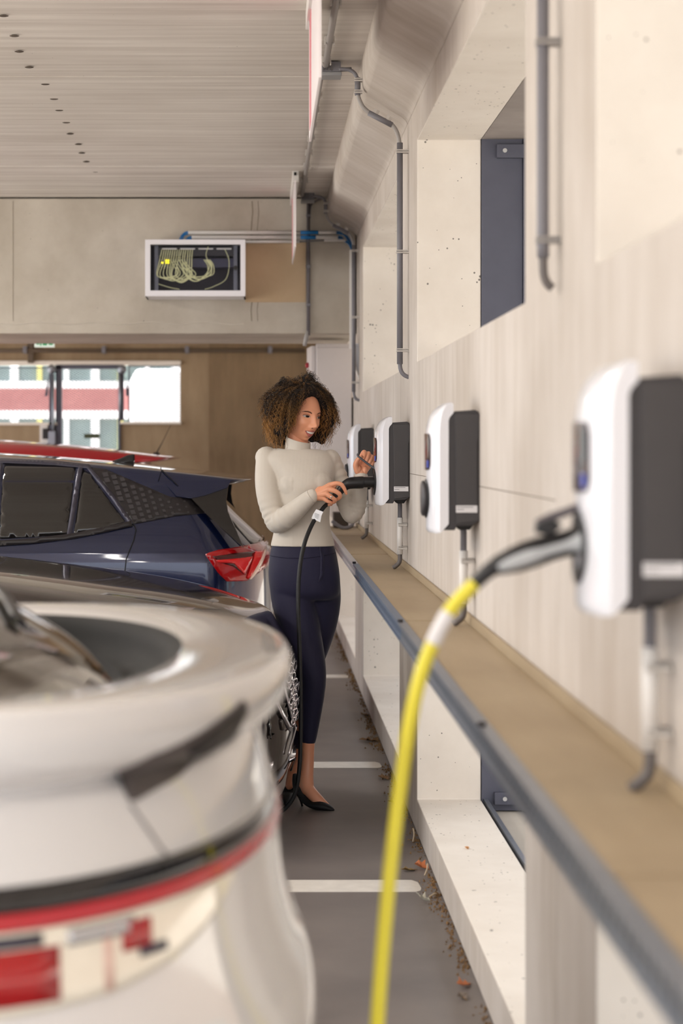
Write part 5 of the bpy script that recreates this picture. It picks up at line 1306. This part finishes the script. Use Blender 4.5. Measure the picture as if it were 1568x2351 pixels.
# ================================================================== charging cables
YPL = 8.24
def C(x, y, d=YPL): return W(x, y, d)
t = thing('charging_cable', 'black charging cable with plug held by the woman', 'cable', (C(686, 0).x, 8.1, 0.0))
MB().tube([C(861, 1107), C(833, 1107)], 0.0222, 24).build('plug_collar', M_BLACK, t, smooth=False)
pts = [C(835, 1107.5), C(832, 1107.5), C(822, 1108), C(812, 1108.5), C(802, 1110), C(794, 1114), C(786, 1121), C(778, 1130), C(768, 1141, 8.225), C(757, 1152, 8.215), C(752, 1157, 8.21)]
rad = [.0235, .0255, .0258, .0252, .0242, .0215, .0185, .0165, .0150, .0130, .0105]
MB().tube(smooth_path(pts, 4), smooth_vals(rad, 4), 22).build('plug_handle', M_BLACK, t, smooth=True)
MB().tube([C(808, 1099.5, YPL - 0.0245), C(808, 1099.5, YPL - 0.021)], 0.0042, 10).build('screw_hole', M_DARK, t)
cp = [C(753, 1156, 8.21), C(744, 1164, 8.2), C(735, 1176, 8.19), C(722, 1194, 8.17), C(710, 1218, 8.14), C(699, 1248, 8.11), C(690, 1290, 8.09), C(685, 1345, 8.07), C(685, 1410, 8.06), C(688, 1500, 8.06), C(690, 1600, 8.06), C(690, 1690, 8.06)]
e = C(687, 1845, 8.06)
cp += [Vector((.150, e.y, .20)), Vector((.128, e.y, .09)), Vector((.07, e.y, .025)), Vector((e.x - .16, e.y - .02, .0105)), Vector((e.x - .3, e.y - .06, .0105)), Vector((e.x - .7, e.y - .05, .0105))]
MB().tube(smooth_path(cp, 6), 0.0088, 12).build('cable', M_RUBBER, t, smooth=True)
tg = MB()
a, b, c_, d_ = C(726, 1169, 8.165), C(742, 1175, 8.16), C(735, 1199, 8.16), C(715, 1190, 8.165)
tg.add([a, b, C(738, 1184, 8.158), c_, d_, C(719, 1180, 8.163)], [(0, 1, 2, 3, 4, 5)])
o = tg.build('paper_tag', mat('tag_white', srgb(236, 236, 240), 0.6, var=0.01), t); o.modifiers.new('t', 'SOLIDIFY').thickness = 0.001
for k in range(4):
    p0, p1 = C(722 + k * 0.3, 1178 + k * 3, 8.1575), C(733 - k * 0.8, 1182 + k * 3, 8.1565)
    MB().tube([p0, p1], 0.0006, 4).build('print_line', MATS['print_grey'], o)
# lid of the charger's socket held open
ch3 = [o_ for o_ in bpy.data.objects if o_.name.startswith('wall_charger') and 'plugging' in o_.get('label', '')][0]
lid = [C(820.5, 1041, 8.275), C(821, 1046, 8.275), C(828, 1052, 8.27), C(838, 1060, 8.265), C(849, 1068, 8.26), C(861, 1076, 8.25)]
MB().tube(smooth_path(lid, 5), smooth_vals([.001, .0028, .0034, .0036, .0036, .0034], 5), 8, flat=1.3).build('socket_lid', mat('lid_grey', srgb(74, 74, 80), 0.25), ch3, smooth=True)

# ---- yellow cable at the nearest charger
D = 2.92
def G(x, y, d=D): return W(x, y, d)
t = thing('charging_cable', 'yellow charging cable with a grey and black plug in the nearest charger', 'cable', (G(870, 0).x, D, 0.0))
hp = [G(1362, 1238), G(1340, 1240), G(1310, 1246), G(1270, 1256), G(1230, 1268), G(1190, 1282), G(1155, 1294), G(1135, 1300)]
hr = [.034, .026, .0205, .020, .0215, .0205, .0165, .0135]
MB().tube(smooth_path(hp, 5), smooth_vals(hr, 5), 20).build('plug_handle', M_BLACK, t, smooth=True)
gp = [G(1358, 1240, D - .012), G(1338, 1244, D - .012), G(1305, 1251, D - .012), G(1262, 1262, D - .012), G(1222, 1275, D - .012), G(1188, 1287, D - .011), G(1158, 1298, D - .010), G(1144, 1303, D - .009)]
gr_ = [.0330, .0185, .0105, .0100, .0125, .0122, .0092, .006]
MB().tube(smooth_path(gp, 5), smooth_vals(gr_, 5), 18).build('grip_inlay', mat('grip_grey', srgb(176, 178, 180), 0.4), t, smooth=True)
MB().tube(smooth_path([G(1358, 1156), G(1330, 1164), G(1295, 1177), G(1262, 1190), G(1232, 1205)], 5), smooth_vals([.004, .0055, .0055, .0065, .006], 5), 10, flat=1.2).build('plug_latch', mat('latch_grey', srgb(92, 86, 90), 0.4), t, smooth=True)
MB().prism([(G(1226, 1210).x, G(0, 1222).z), (G(1232, 0).x, G(0, 1198).z), (G(1268, 0).x, G(0, 1190).z), (G(1290, 0).x, G(0, 1206).z), (G(1262, 0).x, G(0, 1232).z)], 'y', D - .012, D + .012).build('latch_base', M_BLACK, t, bevel=0.003)
MB().tube(smooth_path([G(1140, 1298), G(1120, 1312), G(1102, 1328), G(1086, 1344)], 5), smooth_vals([.0125, .0118, .0110, .0105], 5), 14).build('strain_relief', M_BLACK, t, smooth=True)
M_YEL = mat('yellow_cable', srgb(226, 212, 62), 0.4, var=0.04)
yp = [G(1090, 1340), G(1068, 1362), G(1044, 1388), G(1022, 1420), G(1000, 1464), G(980, 1510), G(962, 1565), G(945, 1640), G(930, 1730), G(915, 1840), G(900, 1960), G(886, 2100), G(875, 2230), G(866, 2360), G(858, 2520, 2.93), G(850, 2800, 2.95)]
e = G(846, 3150, 2.97)
yp += [Vector((e.x - .01, e.y, .16)), Vector((e.x - .05, e.y + .02, .03)), Vector((e.x - .16, e.y + .04, .0125)), Vector((e.x - .5, e.y + .06, .0125))]
MB().tube(smooth_path(yp, 6), 0.0108, 16).build('cable', M_YEL, t, smooth=True)
MB().tube(smooth_path([G(1030, 1407), G(1018, 1428), G(1004, 1455), G(994, 1478)], 5), 0.0118, 14).build('cable_label', mat('sleeve_white', srgb(224, 220, 220), 0.45), t, smooth=True)
# ================================================================== floor marks and litter
M_LINE = concrete('line_paint', srgb(196, 190, 182), srgb(222, 216, 208), (1, 1, 1), 12, 0.7)
for d, xe, lb in ((6.82, 965, 'white parking line nearest the camera, right of the white car'), (9.41, 875, 'white parking line behind the woman\'s shoe'), (13.04, 800, 'farthest white parking line, behind the woman\'s knee')):
    X = (xe - VX) * d / F; hw = 0.09
    pts = [(-5.0, d - hw), (X - .02, d - hw), (X - .005, d - hw + .015), (X, d - hw * .4), (X - .004, d + hw * .6), (X - .025, d + hw), (-5.0, d + hw)]
    o = MB().prism(pts, 'z', 0.0, 0.002).build('parking_line', M_LINE, None, base=(-2.0, d, 0.0)); tag(o, lb, 'line marking', 'white parking lines')
def leaf(x, y, lb, col, s=0.03, rot=0.0, curl=0.012, zz=None):
    d = CH * F / (y - VY) if zz is None else (CH - zz) * F / (y - VY); p = W(x, y, d)
    out = [(0, -1), (.45, -.55), (.3, -.25), (.7, .05), (.35, .3), (.3, .65), (0, 1), (-.3, .6), (-.4, .25), (-.7, 0), (-.3, -.3), (-.42, -.6)]
    vs = [(p.x, p.y, p.z + 0.004)]
    for a, b in out:
        xx = (a * math.cos(rot) - b * math.sin(rot)) * s; yy = (a * math.sin(rot) + b * math.cos(rot)) * s
        vs.append((p.x + xx, p.y + yy, p.z + 0.002 + curl * (abs(a) * 1.6 + max(0, b)) * random.uniform(.5, 1.2)))
    mb = MB(); mb.add(vs, [(0, i, i % 12 + 1) for i in range(1, 13)])
    t = thing('dry_leaf', lb, 'leaf', (p.x, p.y, p.z), group='dry leaves along the kerb')
    o = mb.build('blade', mat('leaf_' + '_'.join(map(str, col)), srgb(*col), 0.7, var=0.2, scale=60), t); o.modifiers.new('t', 'SOLIDIFY').thickness = 0.0012
    MB().tube([(p.x - math.sin(rot) * -s * 1.3, p.y + math.cos(rot) * -s * 1.3, p.z + 0.003), (p.x, p.y, p.z + 0.005)], 0.0012, 5).build('stem', mat('leaf_stem', srgb(120, 92, 60), 0.7), t)
random.seed(5)
leaf(968, 1994, 'orange-brown curled leaf by the kerb above the nearest parking line', (176, 102, 60), .034, .8, .02)
leaf(937, 2000, 'small olive crumpled leaf left of the orange-brown leaf', (138, 112, 70), .03, 2.0)
leaf(972, 2068, 'grey-white crumpled scrap just below the parking line end', (190, 186, 170), .026, 1.1, .02)
leaf(1064, 2266, 'orange leaf fragment near the bottom of the picture', (196, 124, 84), .026, 2.2, .018)
leaf(1062, 2292, 'dark grey leaf fragment below the orange one at the bottom', (110, 98, 88), .024, .3)
leaf(846, 1702, 'brown dry leaf by the kerb beside the trouser hem', (112, 84, 56), .05, 1.4, .015)
leaf(880, 1788, 'brown leaf in the kerb corner below the far parking line', (120, 88, 56), .04, .5)
leaf(838, 1643, 'small brown leaf by the kerb above the trouser hem', (116, 88, 58), .04, 2.5)
leaf(1072, 1949, 'tiny orange crumb lying on the pale sill', (206, 150, 100), .012, 0.2, .006, ZK)
leaf(905, 1845, 'dark brown leaf in the kerb corner beside the shoe', (100, 78, 54), .03, 1.9)
# dirt and crumbled leaves along the kerb
dirt = MB(); random.seed(9)
for k in range(2600):
    y = random.uniform(3.0, 17) ; s = random.uniform(.002, .0075) * (1.3 if random.random() < .1 else 1)
    cl = math.sin(y * 3.1) + math.sin(y * 7.7) + random.uniform(-1, 1)
    if cl < -0.6: continue
    x = XW - 0.003 - abs(random.gauss(0, .012)) * (1.4 + .6 * cl)
    a = random.random() * 6.28; q = [(math.cos(a + i * 2.1) * s, math.sin(a + i * 2.1) * s * random.uniform(.6, 1.6)) for i in range(3)]
    z = random.uniform(.001, .012)
    dirt.add([(x + q[0][0], y + q[0][1], .0005), (x + q[1][0], y + q[1][1], .0005), (x + q[2][0], y + q[2][1], .0005), (x, y, z)], [(0, 1, 3), (1, 2, 3), (2, 0, 3), (0, 2, 1)])
o = dirt.build('leaf_litter', concrete('dirt', srgb(84, 64, 42), srgb(146, 112, 72), (1, 1, 1), 40, 0.9), None, base=(XW - .02, 9, 0))
tag(o, 'brown dirt and leaf crumbs along the foot of the kerb', 'litter', kind='stuff')
# twigs
for (x, y, x2, y2, lb) in ((975, 2013, 983, 1990, 'pale twig leaning against the kerb beside the orange-brown leaf'), (948, 1935, 950, 1908, 'pale twig standing at the kerb foot near the shoe'), (986, 2062, 1002, 2072, 'dark twig at the kerb below the parking line end')):
    d = CH * F / (y - VY); p = W(x, y, d); p.z = .004
    q = p + Vector(((x2 - x) * d / F, .03, max(.004, (y - y2) * d / F)))
    o = MB().tube(smooth_path([p, p.lerp(q, .5) + Vector((.004, 0, .004)), q], 4), [.0035] * 9, 6).build('twig', mat('twig', srgb(176, 160, 138), 0.8), None, base=tuple(p), smooth=True)
    tag(o, lb, 'twig', 'twigs by the kerb')
